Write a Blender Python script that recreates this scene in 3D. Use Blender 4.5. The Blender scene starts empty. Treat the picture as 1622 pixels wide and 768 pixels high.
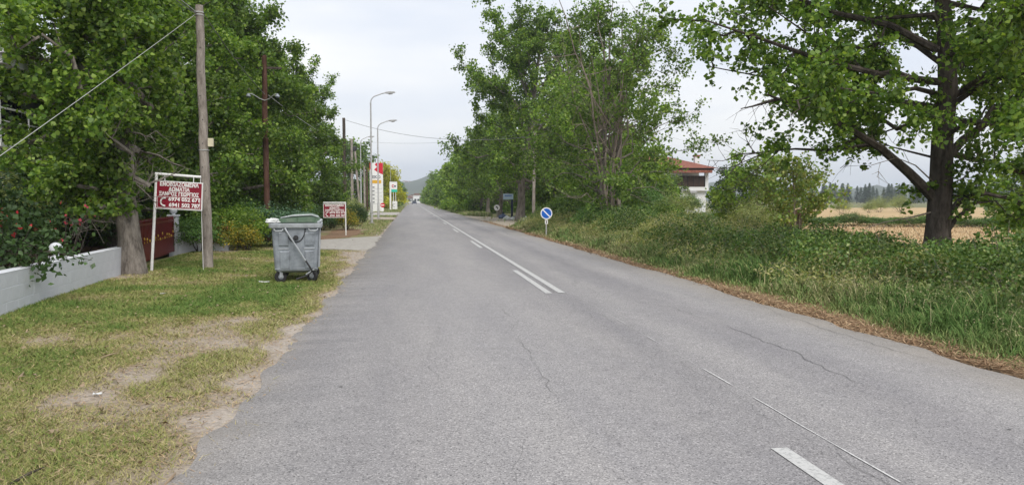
import bpy, bmesh, math, random
import numpy as np
from mathutils import Vector, Matrix

# ------------------------------------------------------------------ camera, sky, sun, exposure
S = bpy.context.scene
C = S.collection
F_PX, W_PX, H_PX = 1225.0, 1622.0, 768.0
PSI, TH, EYE = math.radians(7.475), math.radians(3.13), 1.6
cam_d = bpy.data.cameras.new('camera')
cam_d.sensor_width = 36.0
cam_d.lens = F_PX / W_PX * 36.0
cam_d.clip_start, cam_d.clip_end = 0.05, 9000
cam = bpy.data.objects.new('camera', cam_d)
C.objects.link(cam)
cam.location = (0, 0, EYE)
cam.rotation_euler = (math.pi / 2 - TH, 0, -PSI)
S.camera = cam

SUN_EL, SUN_AZ = math.radians(50), math.radians(168)      # azimuth from +Y towards +X
wd = bpy.data.worlds.new('World'); S.world = wd; wd.use_nodes = True
nt = wd.node_tree; N = nt.nodes; Lk = nt.links
for n in list(N): N.remove(n)
wout = N.new('ShaderNodeOutputWorld'); bg = N.new('ShaderNodeBackground')
sky = N.new('ShaderNodeTexSky'); sky.sky_type = 'NISHITA'; sky.sun_disc = False
sky.sun_elevation = SUN_EL; sky.sun_rotation = SUN_AZ; sky.dust_density = 3.0
mulS = N.new('ShaderNodeMix'); mulS.data_type = 'RGBA'; mulS.blend_type = 'MULTIPLY'
mulS.inputs[0].default_value = 1.0; mulS.inputs[7].default_value = (0.10, 0.10, 0.10, 1)
Lk.new(sky.outputs[0], mulS.inputs[6])
tcw = N.new('ShaderNodeTexCoord'); mpw = N.new('ShaderNodeMapping'); mpw.inputs['Scale'].default_value = (1.2, 1.2, 5.0)
nzw = N.new('ShaderNodeTexNoise'); nzw.inputs['Scale'].default_value = 1.6; nzw.inputs['Detail'].default_value = 5
rpw = N.new('ShaderNodeValToRGB')
rpw.color_ramp.elements[0].position = 0.36; rpw.color_ramp.elements[0].color = (0.71, 0.77, 0.89, 1)
rpw.color_ramp.elements[1].position = 0.62; rpw.color_ramp.elements[1].color = (1.0, 1.0, 1.0, 1)
Lk.new(tcw.outputs['Generated'], mpw.inputs[0]); Lk.new(mpw.outputs[0], nzw.inputs['Vector']); Lk.new(nzw.outputs[0], rpw.inputs[0])
mixw = N.new('ShaderNodeMix'); mixw.data_type = 'RGBA'; mixw.inputs[0].default_value = 0.88   # thin overcast over the clear sky
Lk.new(mulS.outputs[2], mixw.inputs[6]); Lk.new(rpw.outputs[0], mixw.inputs[7])
Lk.new(mixw.outputs[2], bg.inputs['Color']); bg.inputs['Strength'].default_value = 0.64
Lk.new(bg.outputs[0], wout.inputs[0])

sd = bpy.data.lights.new('sun', 'SUN'); sd.energy = 1.5; sd.angle = math.radians(30); sd.color = (1.0, 0.95, 0.88)
sun = bpy.data.objects.new('sun', sd); C.objects.link(sun); sun.location = (0, 0, 60)
sv = Vector((math.sin(SUN_AZ) * math.cos(SUN_EL), math.cos(SUN_AZ) * math.cos(SUN_EL), math.sin(SUN_EL)))
sun.rotation_euler = sv.to_track_quat('Z', 'Y').to_euler()

vs = S.view_settings
vs.view_transform = 'Standard'; vs.look = 'None'; vs.gamma = 1.0; vs.exposure = 0.9; vs.use_curve_mapping = False
S.render.engine = 'CYCLES'
S.cycles.use_denoising = True
S.cycles.max_bounces = 8; S.cycles.diffuse_bounces = 4; S.cycles.transmission_bounces = 4
S.cycles.volume_bounces = 0

# ------------------------------------------------------------------ pixel -> place
R_ = np.array([math.cos(PSI), -math.sin(PSI), 0.0])
F_ = np.array([math.sin(PSI) * math.cos(TH), math.cos(PSI) * math.cos(TH), -math.sin(TH)])
U_ = np.array([math.sin(PSI) * math.sin(TH), math.cos(PSI) * math.sin(TH), math.cos(TH)])
def ray(px, py): return F_ + (px - W_PX / 2) / F_PX * R_ + (H_PX / 2 - py) / F_PX * U_
def G(px, py, z=0.0):                      # where the pixel's ray meets the level z
    r = ray(px, py); t = (z - EYE) / r[2]; return Vector((r[0] * t, r[1] * t, z))
def P(px, py, Y):                          # where the pixel's ray meets the plane y = Y
    r = ray(px, py); t = Y / r[1]; return Vector((r[0] * t, Y, EYE + r[2] * t))

# ------------------------------------------------------------------ noise
def vnoise(x, y, seed=0):
    x = np.asarray(x, float); y = np.asarray(y, float)
    xi = np.floor(x).astype(np.int64); yi = np.floor(y).astype(np.int64)
    fx = x - xi; fy = y - yi
    fx = fx * fx * (3 - 2 * fx); fy = fy * fy * (3 - 2 * fy)
    def h(a, b):
        n = (a * 374761393 + b * 668265263 + seed * 974634777) & 0x7fffffff
        n = ((n ^ (n >> 13)) * 1274126177) & 0x7fffffff
        n = (n ^ (n >> 16)) & 0xffff
        return n / 65535.0
    return (h(xi, yi) * (1 - fx) + h(xi + 1, yi) * fx) * (1 - fy) + (h(xi, yi + 1) * (1 - fx) + h(xi + 1, yi + 1) * fx) * fy
def fbm(x, y, seed=0, oct=4):
    s = 0; a = .5; t = 0
    for k in range(oct):
        s = s + a * vnoise(np.asarray(x) * 2 ** k, np.asarray(y) * 2 ** k, seed + 17 * k); t += a; a *= .55
    return s / t
def sstep(a, b, x): t = np.clip((np.asarray(x, float) - a) / (b - a), 0, 1); return t * t * (3 - 2 * t)

# ------------------------------------------------------------------ materials
def new_mat(name):
    m = bpy.data.materials.new(name); m.use_nodes = True
    b = m.node_tree.nodes['Principled BSDF']; b.inputs['Specular IOR Level'].default_value = .3
    return m, m.node_tree.nodes, m.node_tree.links, b
def ramp(N, cols, pos=None):
    r = N.new('ShaderNodeValToRGB'); el = r.color_ramp.elements
    n = len(cols); pos = pos or [i / (n - 1) for i in range(n)]
    while len(el) < n: el.new(.5)
    for e, c, p in zip(el, cols, pos): e.position = p; e.color = (*c, 1)
    return r
def noise(N, L, scale, detail=4, rough=.6, vec=None, coord='Object', stretch=None):
    t = N.new('ShaderNodeTexCoord'); n = N.new('ShaderNodeTexNoise')
    n.inputs['Scale'].default_value = scale; n.inputs['Detail'].default_value = detail; n.inputs['Roughness'].default_value = rough
    src = t.outputs[coord]
    if stretch:
        mp = N.new('ShaderNodeMapping'); mp.inputs['Scale'].default_value = stretch; L.new(src, mp.inputs[0]); src = mp.outputs[0]
    L.new(src, n.inputs['Vector'])
    return n
def mixc(N, L, fac, a, b, mode='MIX'):
    m = N.new('ShaderNodeMix'); m.data_type = 'RGBA'; m.blend_type = mode
    for s, v in ((0, fac), (6, a), (7, b)):
        if isinstance(v, (int, float)): m.inputs[s].default_value = v
        elif isinstance(v, tuple): m.inputs[s].default_value = (*v, 1)
        else: L.new(v, m.inputs[s])
    return m.outputs[2]
def bump(N, L, b, h, strength=.3, dist=.01):
    bp = N.new('ShaderNodeBump'); bp.inputs['Strength'].default_value = strength; bp.inputs['Distance'].default_value = dist
    L.new(h, bp.inputs['Height']); L.new(bp.outputs[0], b.inputs['Normal'])
def plain(name, col, rough=.6, metal=0, var=.15, scale=6, bmp=0.1, coord='Object', dirt=None):
    m, N, L, b = new_mat(name)
    n = noise(N, L, scale, 5, .65, coord=coord)
    r = ramp(N, [tuple(c * (1 - var) for c in col), tuple(min(1, c * (1 + var)) for c in col)], [.3, .7])
    L.new(n.outputs[0], r.inputs[0]); c = r.outputs[0]
    if dirt:
        n2 = noise(N, L, scale * .45, 6, .75, coord=coord); r2 = ramp(N, [(0, 0, 0), (1, 1, 1)], [.5, .72]); L.new(n2.outputs[0], r2.inputs[0])
        c = mixc(N, L, r2.outputs[0], c, dirt)
    L.new(c, b.inputs['Base Color']); b.inputs['Roughness'].default_value = rough; b.inputs['Metallic'].default_value = metal
    if bmp: bump(N, L, b, n.outputs[0], bmp, .01)
    return m
def leaf_mat(name, cols, trans=.43, rough=.45, clump=.75, cscale=.55):
    cols = [tuple(v * k for v, k in zip(c, (1.85, 1.75, 1.4) if max(c) < .3 else (1.1, 1.1, 1.1))) for c in cols]
    m, N, L, b = new_mat(name)
    g = N.new('ShaderNodeNewGeometry'); r = ramp(N, cols); L.new(g.outputs['Random Per Island'], r.inputs[0])
    n = noise(N, L, cscale, 2, .5)
    hs = N.new('ShaderNodeHueSaturation'); mr = N.new('ShaderNodeMapRange'); mr.inputs[1].default_value = .3; mr.inputs[2].default_value = .7
    mr.inputs[3].default_value = 1 - clump * .5; mr.inputs[4].default_value = 1 + clump * .55
    L.new(n.outputs[0], mr.inputs[0]); L.new(mr.outputs[0], hs.inputs['Value']); L.new(r.outputs[0], hs.inputs['Color'])
    L.new(hs.outputs[0], b.inputs['Base Color']); b.inputs['Roughness'].default_value = rough; b.inputs['Specular IOR Level'].default_value = .35
    tr = N.new('ShaderNodeBsdfTranslucent')
    tint = mixc(N, L, 1.0, hs.outputs[0], (1.25, 1.3, .55), 'MULTIPLY'); L.new(tint, tr.inputs['Color'])
    mx = N.new('ShaderNodeMixShader'); mx.inputs[0].default_value = trans
    L.new(b.outputs[0], mx.inputs[1]); L.new(tr.outputs[0], mx.inputs[2]); L.new(mx.outputs[0], N['Material Output'].inputs[0])
    return m
def attr_mat(name, ramps, attr='tone', rough=.85, fine=40, trans=0, finev=.35):
    """colour from a painted-in ground-cover attribute (0 bare/dry .. 1 green) with fine grain"""
    m, N, L, b = new_mat(name)
    a = N.new('ShaderNodeAttribute'); a.attribute_name = attr
    r = ramp(N, [c for _, c in ramps], [p for p, _ in ramps]); L.new(a.outputs['Fac'], r.inputs[0])
    n = noise(N, L, fine, 6, .75); mr = N.new('ShaderNodeMapRange'); mr.inputs[1].default_value = .25; mr.inputs[2].default_value = .75
    mr.inputs[3].default_value = 1 - finev; mr.inputs[4].default_value = 1 + finev; L.new(n.outputs[0], mr.inputs[0])
    hs = N.new('ShaderNodeHueSaturation'); L.new(mr.outputs[0], hs.inputs['Value']); L.new(r.outputs[0], hs.inputs['Color'])
    L.new(hs.outputs[0], b.inputs['Base Color']); b.inputs['Roughness'].default_value = rough; b.inputs['Specular IOR Level'].default_value = .1
    bump(N, L, b, n.outputs[0], .6, .02)
    return m

M = {}
def asphalt():
    m, N, L, b = new_mat('asphalt')
    vor = N.new('ShaderNodeTexVoronoi'); vor.inputs['Scale'].default_value = 115
    t = N.new('ShaderNodeTexCoord'); L.new(t.outputs['Object'], vor.inputs['Vector'])
    ag = ramp(N, [(.1, .098, .1), (.246, .239, .24), (.303, .293, .291), (.46, .446, .44)], [0, .16, .8, 1])
    sep = N.new('ShaderNodeSeparateColor'); L.new(vor.outputs['Color'], sep.inputs[0]); L.new(sep.outputs[0], ag.inputs[0])
    n1 = noise(N, L, 1.0, 5, .6, stretch=(1.1, .16, 1))             # long streaks left by traffic
    r1 = ramp(N, [(.88, .88, .90), (1.06, 1.05, 1.04)], [.33, .66]); L.new(n1.outputs[0], r1.inputs[0])
    c = mixc(N, L, 1.0, ag.outputs[0], r1.outputs[0], 'MULTIPLY')
    n2 = noise(N, L, 5, 6, .7); r2 = ramp(N, [(.94, .94, .94), (1.05, 1.05, 1.05)], [.35, .66]); L.new(n2.outputs[0], r2.inputs[0])
    c = mixc(N, L, 1.0, c, r2.outputs[0], 'MULTIPLY')
    # dusty margins along both edges, darker polished strip between the wheel paths
    sx = N.new('ShaderNodeSeparateXYZ'); L.new(t.outputs['Object'], sx.inputs[0])
    n3 = noise(N, L, 1.3, 4, .6); ad = N.new('ShaderNodeMath'); ad.operation = 'MULTIPLY_ADD'; ad.inputs[1].default_value = .7
    L.new(n3.outputs[0], ad.inputs[0]); L.new(sx.outputs[0], ad.inputs[2])
    rx = N.new('ShaderNodeMapRange'); rx.inputs[1].default_value = -1.31; rx.inputs[2].default_value = 6.2; L.new(ad.outputs[0], rx.inputs[0])
    band = ramp(N, [(1, 1, 1), (.25, .25, .25), (0, 0, 0), (0, 0, 0), (.35, .35, .35), (1, 1, 1)], [.03, .07, .12, .84, .885, .93]); L.new(rx.outputs[0], band.inputs[0])
    c = mixc(N, L, band.outputs[0], c, mixc(N, L, .45, c, (.36, .32, .27)))
    b2 = ramp(N, [(1, 1, 1), (.9, .9, .9), (1, 1, 1), (1.0, 1.0, 1.0), (.86, .86, .87), (1, 1, 1), (.84, .84, .86), (1.02, 1.02, 1.02), (.95, .95, .95)],
              [.0, .18, .3, .42, .55, .63, .73, .8, 1]); L.new(rx.outputs[0], b2.inputs[0])
    c = mixc(N, L, 1.0, c, b2.outputs[0], 'MULTIPLY')
    L.new(c, b.inputs['Base Color']); b.inputs['Roughness'].default_value = .85; b.inputs['Specular IOR Level'].default_value = .25
    bump(N, L, b, vor.outputs['Distance'], .5, .004)
    return m
M['asphalt'] = asphalt()
def paint():
    m, N, L, b = new_mat('road_paint')
    n = noise(N, L, 30, 6, .75); r = ramp(N, [(.28, .28, .28), (.48, .48, .47)], [.36, .5]); L.new(n.outputs[0], r.inputs[0])
    L.new(r.outputs[0], b.inputs['Base Color']); b.inputs['Roughness'].default_value = .7; return m
M['paint'] = paint()
M['crack'] = plain('crack_tar', (.145, .142, .142), .9, bmp=0, scale=20)
M['oldline'] = plain('worn_line', (.5, .495, .49), .9, var=.3, bmp=0, scale=25)
M['lawn'] = attr_mat('lawn_soil', [(0, (.37, .325, .28)), (.22, (.29, .24, .185)), (.42, (.25, .205, .12)), (.7, (.19, .18, .075)), (1, (.12, .15, .045))], fine=30, finev=.5)
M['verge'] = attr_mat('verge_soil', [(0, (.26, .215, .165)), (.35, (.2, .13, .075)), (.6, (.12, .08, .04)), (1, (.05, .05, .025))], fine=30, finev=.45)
M['blade'] = attr_mat('lawn_blade', [(0, (.42, .36, .22)), (.35, (.33, .30, .125)), (.65, (.21, .245, .07)), (1, (.105, .18, .042))], fine=9, finev=.3)
M['tall'] = attr_mat('tall_grass_blade', [(0, (.46, .39, .25)), (.35, (.28, .29, .12)), (.65, (.15, .23, .07)), (1, (.085, .165, .042))], fine=3, finev=.3)
M['straw'] = attr_mat('straw', [(0, (.12, .075, .045)), (.5, (.3, .19, .11)), (1, (.5, .37, .23))], fine=9, finev=.3)
M['far_ground'] = plain('far_ground', (.15, .15, .065), .95, var=.4, scale=.25, bmp=.3)
M['field'] = plain('dry_field', (.44, .315, .165), .95, var=.22, scale=.9, bmp=.6, dirt=(.33, .235, .12))
M['gravel'] = plain('gravel', (.36, .31, .25), .95, var=.35, scale=22, bmp=.6, dirt=(.25, .21, .16))
M['litter_soil'] = plain('leaf_litter', (.2, .125, .075), .95, var=.5, scale=14, bmp=.8)
M['concrete'] = plain('concrete', (.36, .34, .31), .9, var=.2, scale=6, bmp=.3, dirt=(.26, .235, .2))
M['whitewall'] = plain('white_wall_paint', (.58, .595, .625), .85, var=.08, scale=3, bmp=.25, dirt=(.47, .48, .49))
M['white'] = plain('white_paint', (.76, .76, .75), .5, var=.06, scale=7, bmp=.04, dirt=(.62, .6, .56))
M['bark'] = None
def bark(name, a, bb, sc=9):
    m, N, L, b = new_mat(name)
    n = noise(N, L, sc, 8, .75, stretch=(1, 1, .28)); r = ramp(N, [a, bb], [.36, .66]); L.new(n.outputs[0], r.inputs[0])
    L.new(r.outputs[0], b.inputs['Base Color']); b.inputs['Roughness'].default_value = .95; b.inputs['Specular IOR Level'].default_value = .1
    bump(N, L, b, n.outputs[0], 1.0, .05); return m
M['bark'] = bark('grey_bark', (.085, .072, .062), (.3, .27, .235), 8)
M['bark_dark'] = bark('dark_bark', (.03, .025, .021), (.125, .105, .09), 7)
M['bark_pale'] = bark('pale_dead_wood', (.13, .105, .085), (.36, .31, .26), 10)
M['pole'] = bark('weathered_pole_wood', (.17, .145, .125), (.42, .375, .335), 7)
M['pole_brown'] = bark('creosoted_pole_wood', (.055, .028, .02), (.15, .085, .065), 7)
M['pole_dark'] = bark('dark_pole_wood', (.04, .032, .026), (.12, .1, .085), 7)
M['leaf'] = leaf_mat('poplar_leaf', [(.028, .062, .012), (.052, .102, .018), (.088, .152, .027), (.15, .215, .05)])
M['leaf_b'] = leaf_mat('poplar_leaf_deep', [(.028, .06, .014), (.05, .096, .02), (.08, .138, .03), (.135, .195, .055)])
M['leaf_light'] = leaf_mat('light_leaf', [(.05, .1, .018), (.08, .145, .025), (.12, .19, .035), (.17, .24, .06)])
M['leaf_yellow'] = leaf_mat('yellow_green_leaf', [(.2, .22, .015), (.28, .29, .02), (.34, .34, .03), (.4, .37, .05)])
M['leaf_dark'] = leaf_mat('dark_leaf', [(.014, .032, .012), (.024, .05, .017), (.034, .066, .022)], .25)
M['leaf_shrub'] = leaf_mat('shrub_leaf', [(.03, .075, .02), (.05, .11, .03), (.085, .15, .04)], .3)
M['leaf_grey'] = leaf_mat('grey_green_leaf', [(.09, .12, .055), (.14, .175, .08), (.2, .225, .11)], .3)
M['weed_pale'] = leaf_mat('pale_weed_leaf', [(.1, .13, .05), (.155, .18, .075), (.22, .22, .11), (.3, .27, .16)], .3)
M['leaf_gold'] = leaf_mat('golden_leaf', [(.05, .085, .018), (.11, .125, .02), (.28, .21, .03)], .3)
M['leaf_rust'] = leaf_mat('rust_green_leaf', [(.06, .11, .022), (.09, .145, .03), (.15, .16, .045)], .3)
M['leaf_conifer'] = leaf_mat('conifer_needles', [(.016, .03, .02), (.026, .045, .028)], .1)
M['juniper'] = leaf_mat('juniper_needles', [(.02, .05, .032), (.035, .075, .045), (.05, .1, .06)], .15)
M['agave'] = leaf_mat('agave_leaf', [(.16, .2, .15), (.24, .28, .22)], .15)
M['bramble'] = leaf_mat('bramble_leaf', [(.02, .046, .012), (.036, .074, .019), (.06, .108, .03), (.12, .15, .06)], .3, cscale=.8)
M['flower_red'] = leaf_mat('red_petals', [(.4, .02, .03), (.55, .04, .05)], .3, clump=.1)
M['flower_pink'] = leaf_mat('pink_petals', [(.28, .03, .06), (.34, .05, .08)], .3, clump=.1)
M['galv'] = plain('galvanised_steel', (.25, .275, .305), .55, .2, var=.28, scale=9, bmp=.06, dirt=(.3, .32, .35))
M['galv_light'] = plain('worn_steel_edge', (.36, .38, .40), .5, .3, var=.2, scale=12, bmp=.05)
M['lid'] = plain('green_plastic_lid', (.095, .15, .10), .5, var=.15, scale=8, bmp=.04, dirt=(.17, .2, .16))
M['rubber'] = plain('black_rubber', (.025, .025, .026), .85, scale=15)
M['dark_metal'] = plain('dark_metal', (.04, .04, .042), .6, .3, scale=15)
M['bag'] = plain('white_plastic_bag', (.6, .61, .6), .4, var=.15, scale=10, bmp=.3)
M['bag_blue'] = plain('blue_plastic_bag', (.03, .05, .11), .4, var=.25, scale=10, bmp=.3)
M['maroon'] = plain('maroon_sign_face', (.21, .008, .022), .45, var=.1, scale=5, bmp=0)
M['letter'] = plain('white_lettering', (.78, .77, .75), .6, var=.04, bmp=0)
M['lamp_pole'] = plain('lamp_pole_grey', (.42, .42, .42), .55, .2, var=.12, scale=5, bmp=.03, dirt=(.3, .29, .27))
M['lamp_glass'] = plain('lamp_glass', (.55, .56, .56), .2, bmp=0)
M['gate_red'] = plain('red_gate_paint', (.12, .009, .011), .4, var=.2, scale=5, bmp=.05)
M['gold'] = plain('gold_paint', (.55, .36, .06), .45, bmp=0)
M['sign_red'] = plain('sign_red', (.55, .015, .035), .5, var=.05, bmp=0)
M['sign_orange'] = plain('sign_orange', (.65, .36, .03), .5, var=.05, bmp=0)
M['sign_green'] = plain('sign_turquoise', (.03, .5, .36), .5, var=.05, bmp=0)
M['sign_blue'] = plain('sign_blue', (.01, .11, .5), .45, var=.08, bmp=0)
M['sign_pale'] = plain('sign_pale_blue', (.52, .66, .8), .5, var=.08, bmp=0)
M['navy'] = plain('navy_paint', (.02, .03, .07), .5, var=.1, bmp=0)
M['black'] = plain('black_paint', (.02, .02, .02), .6, bmp=0)
M['grey_text'] = plain('grey_print', (.2, .2, .22), .6, bmp=0)
M['cream'] = plain('cream_plastic', (.6, .55, .4), .5, bmp=0)
M['wire'] = plain('cable', (.16, .16, .165), .6, bmp=0)
M['wire_pale'] = plain('pale_cable', (.42, .43, .42), .6, bmp=0)
M['glass'] = plain('window_glass', (.03, .035, .04), .12, bmp=0, var=.2)
M['plaster'] = plain('white_plaster', (.68, .69, .7), .85, var=.06, scale=1.5, bmp=.1)
M['plaster_grey'] = plain('grey_plaster', (.36, .36, .36), .85, var=.08, scale=1.5, bmp=.1)
M['rust'] = plain('rusty_sheet', (.14, .075, .055), .9, var=.3, scale=5, bmp=.2)
M['brick'] = plain('brick_red_band', (.3, .09, .05), .85, var=.2, scale=6, bmp=.2)
def tiles():
    m, N, L, b = new_mat('clay_roof_tiles')
    n = noise(N, L, 3, 5, .7); r = ramp(N, [(.17, .06, .042), (.29, .115, .08)], [.3, .7]); L.new(n.outputs[0], r.inputs[0]); L.new(r.outputs[0], b.inputs['Base Color'])
    t = N.new('ShaderNodeTexCoord'); w = N.new('ShaderNodeTexWave'); w.inputs['Scale'].default_value = 1.6; L.new(t.outputs['Object'], w.inputs[0])
    b.inputs['Roughness'].default_value = .9; bump(N, L, b, w.outputs['Color'], .6, .06); return m
M['tiles'] = tiles()
M['wood_dark'] = plain('dark_wood', (.05, .03, .022), .7, var=.3, scale=5)
M['shed_wood'] = plain('shed_board', (.11, .085, .07), .9, var=.35, scale=4, bmp=.4)
M['hill'] = plain('wooded_hill', (.05, .068, .035), 1, var=.55, scale=.02, bmp=0)
M['stick'] = plain('dry_stick', (.28, .21, .14), .9, scale=12)

# ------------------------------------------------------------------ mesh helpers
def tag(o, label=None, cat=None, group=None, kind=None):
    if label: o['label'] = label
    if cat: o['category'] = cat
    if group: o['group'] = group
    if kind: o['kind'] = kind
    return o
def empty(name, loc, rz=0, label=None, cat=None, group=None):
    o = bpy.data.objects.new(name, None); C.objects.link(o); o.location = loc; o.rotation_euler = (0, 0, rz)
    o.empty_display_size = .2
    return tag(o, label, cat, group)
def link(name, me, parent=None, mat=None):
    o = bpy.data.objects.new(name, me); C.objects.link(o)
    if parent: o.parent = parent
    if mat is not None and not me.materials: me.materials.append(mat)
    return o
def np_mesh(name, verts, faces, mat=None, smooth=False, attrs=None):
    """verts (n,3); faces (m,k) one face size"""
    me = bpy.data.meshes.new(name); verts = np.ascontiguousarray(verts, np.float32); faces = np.ascontiguousarray(faces, np.int32)
    k = faces.shape[1]; m = faces.shape[0]
    me.vertices.add(len(verts)); me.vertices.foreach_set('co', verts.ravel())
    me.loops.add(m * k); me.loops.foreach_set('vertex_index', faces.ravel())
    me.polygons.add(m); me.polygons.foreach_set('loop_start', np.arange(0, m * k, k, dtype=np.int32))
    if attrs:
        for an, av in attrs.items():
            a = me.attributes.new(an, 'FLOAT', 'POINT'); a.data.foreach_set('value', np.ascontiguousarray(av, np.float32))
    if smooth: me.polygons.foreach_set('use_smooth', np.ones(m, bool))
    me.update(calc_edges=True)
    if mat: me.materials.append(mat)
    return me
class MB:
    def __init__(s): s.v = []; s.f = []
    def add(s, vs, fs):
        b = len(s.v); s.v += [tuple(v) for v in vs]; s.f += [tuple(i + b for i in f) for f in fs]; return s
    def box(s, x0, x1, y0, y1, z0, z1):
        return s.add([(x0, y0, z0), (x1, y0, z0), (x1, y1, z0), (x0, y1, z0), (x0, y0, z1), (x1, y0, z1), (x1, y1, z1), (x0, y1, z1)],
                     [(0, 3, 2, 1), (4, 5, 6, 7), (0, 1, 5, 4), (1, 2, 6, 5), (2, 3, 7, 6), (3, 0, 4, 7)])
    def cbox(s, c, sx, sy, sz): return s.box(c[0] - sx / 2, c[0] + sx / 2, c[1] - sy / 2, c[1] + sy / 2, c[2] - sz / 2, c[2] + sz / 2)
    def loft(s, rings, cap=True):
        n = len(rings[0]); b = len(s.v)
        for r in rings: s.v += [tuple(p) for p in r]
        for k in range(len(rings) - 1):
            for i in range(n):
                j = (i + 1) % n; s.f.append((b + k * n + i, b + k * n + j, b + (k + 1) * n + j, b + (k + 1) * n + i))
        if cap:
            s.f.append(tuple(b + i for i in reversed(range(n)))); s.f.append(tuple(b + (len(rings) - 1) * n + i for i in range(n)))
        return s
    def tube(s, path, rad, sides=8, cap=True, twist=0):
        path = [Vector(p) for p in path]; rad = rad if hasattr(rad, '__len__') else [rad] * len(path); rings = []
        ref = None
        for i, p in enumerate(path):
            d = (path[min(i + 1, len(path) - 1)] - path[max(i - 1, 0)]).normalized()
            if ref is None: ref = Vector((1, 0, 0)) if abs(d.x) < .8 else Vector((0, 1, 0))
            a = (ref - d * ref.dot(d)).normalized(); b = d.cross(a); ref = a
            rings.append([p + (a * math.cos(2 * math.pi * k / sides + twist) + b * math.sin(2 * math.pi * k / sides + twist)) * rad[i] for k in range(sides)])
        return s.loft(rings, cap)
    def lathe(s, prof, c=(0, 0, 0), sides=20, axis='Z'):
        rings = []
        for r, z in prof:
            ring = []
            for k in range(sides):
                a = 2 * math.pi * k / sides; x, y = r * math.cos(a), r * math.sin(a)
                p = {'Z': (x, y, z), 'Y': (x, z, -y), 'X': (z, x, y)}[axis]
                ring.append((c[0] + p[0], c[1] + p[1], c[2] + p[2]))
            rings.append(ring)
        return s.loft(rings)
    def ball(s, c, r, sides=16, rings=10):
        return s.lathe([(max(1e-4, r * math.sin(math.pi * k / rings)), -r * math.cos(math.pi * k / rings)) for k in range(rings + 1)], c, sides)
    def mesh(s, name, mat=None, smooth=False):
        me = bpy.data.meshes.new(name); me.from_pydata(s.v, [], s.f); me.update()
        if smooth:
            me.polygons.foreach_set('use_smooth', np.ones(len(me.polygons), bool))
        if mat: me.materials.append(mat)
        return me
    def build(s, name, mat=None, parent=None, smooth=False, bevel=0, fix=True):
        me = s.mesh(name, mat, smooth)
        if fix or bevel:
            bm = bmesh.new(); bm.from_mesh(me)
            if bevel: bmesh.ops.bevel(bm, geom=bm.edges[:], offset=bevel, segments=2, affect='EDGES', profile=.6)
            bmesh.ops.recalc_face_normals(bm, faces=bm.faces[:]); bm.to_mesh(me); bm.free()
        if smooth and len(me.polygons):
            try: me.set_sharp_from_angle(angle=math.radians(40))
            except Exception: pass
        return link(name, me, parent)
def copy_tree(o, parent=None):
    c = o.copy(); C.objects.link(c); c.parent = parent
    for ch in list(o.children): copy_tree(ch, c)
    return c
def text_part(body, size, width, mat, parent, loc, rot=(math.pi / 2, 0, 0), bold=.0, name='lettering', align='CENTER'):
    cu = bpy.data.curves.new(name, 'FONT'); cu.body = body; cu.size = size; cu.align_x = align; cu.align_y = 'CENTER'
    cu.extrude = .002; cu.offset = bold; cu.resolution_u = 3
    o = bpy.data.objects.new(name, cu); C.objects.link(o)
    bpy.context.view_layer.update()
    me = bpy.data.meshes.new_from_object(o.evaluated_get(bpy.context.evaluated_depsgraph_get()))
    bpy.data.objects.remove(o); bpy.data.curves.remove(cu)
    me.materials.clear(); me.materials.append(mat)
    xs = [v.co.x for v in me.vertices]
    t = link(name, me, parent); t.location = loc; t.rotation_euler = rot
    if width and xs:
        t.scale = (width / (max(xs) - min(xs)), 1, 1)
    return t

# ------------------------------------------------------------------ foliage
def leaves(rng, pos, size, outward=None, up=.3, fold=.25, aspect=.85, six=False):
    """one kite of four points per leaf; returns verts, faces"""
    n = len(pos); pos = np.asarray(pos)
    nrm = rng.normal(size=(n, 3)); nrm[:, 2] += up * 1.5
    if outward is not None: nrm += outward * .9
    nrm /= np.linalg.norm(nrm, axis=1, keepdims=True) + 1e-9
    d = rng.normal(size=(n, 3)); d[:, 2] -= .5
    d -= nrm * (d * nrm).sum(1, keepdims=True); d /= np.linalg.norm(d, axis=1, keepdims=True) + 1e-9
    s = np.cross(nrm, d); L = size * rng.uniform(.65, 1.3, n)[:, None]; w = L * aspect * .5
    if six:                                   # broad poplar leaf: six points, widest near the stalk
        v = np.empty((n, 6, 3)); c = nrm * w * fold
        v[:, 0] = pos; v[:, 1] = pos + d * L * .25 + s * w * 1.05 + c; v[:, 2] = pos + d * L * .65 + s * w * .7 + c * .6
        v[:, 3] = pos + d * L; v[:, 4] = pos + d * L * .65 - s * w * .7 + c * .6; v[:, 5] = pos + d * L * .25 - s * w * 1.05 + c
        return v.reshape(-1, 3), np.arange(n * 6).reshape(n, 6)
    v = np.empty((n, 4, 3))
    v[:, 0] = pos; v[:, 1] = pos + d * L * .42 + s * w + nrm * w * fold; v[:, 2] = pos + d * L; v[:, 3] = pos + d * L * .42 - s * w + nrm * w * fold
    return v.reshape(-1, 3), np.arange(n * 4).reshape(n, 4)
def bez(a, b, sag=0.0, n=5, wob=0, rng=None):
    a = np.array(a, float); b = np.array(b, float); out = []
    for k in range(n):
        t = k / (n - 1); p = a * (1 - t) + b * t; p[2] += sag * 4 * t * (1 - t)
        if wob and 0 < k < n - 1: p += rng.normal(size=3) * wob
        out.append(p)
    return out
def path_at(path, t):
    k = t * (len(path) - 1); i = min(int(k), len(path) - 2); f = k - i
    return np.asarray(path[i]) * (1 - f) + np.asarray(path[i + 1]) * f
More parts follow.
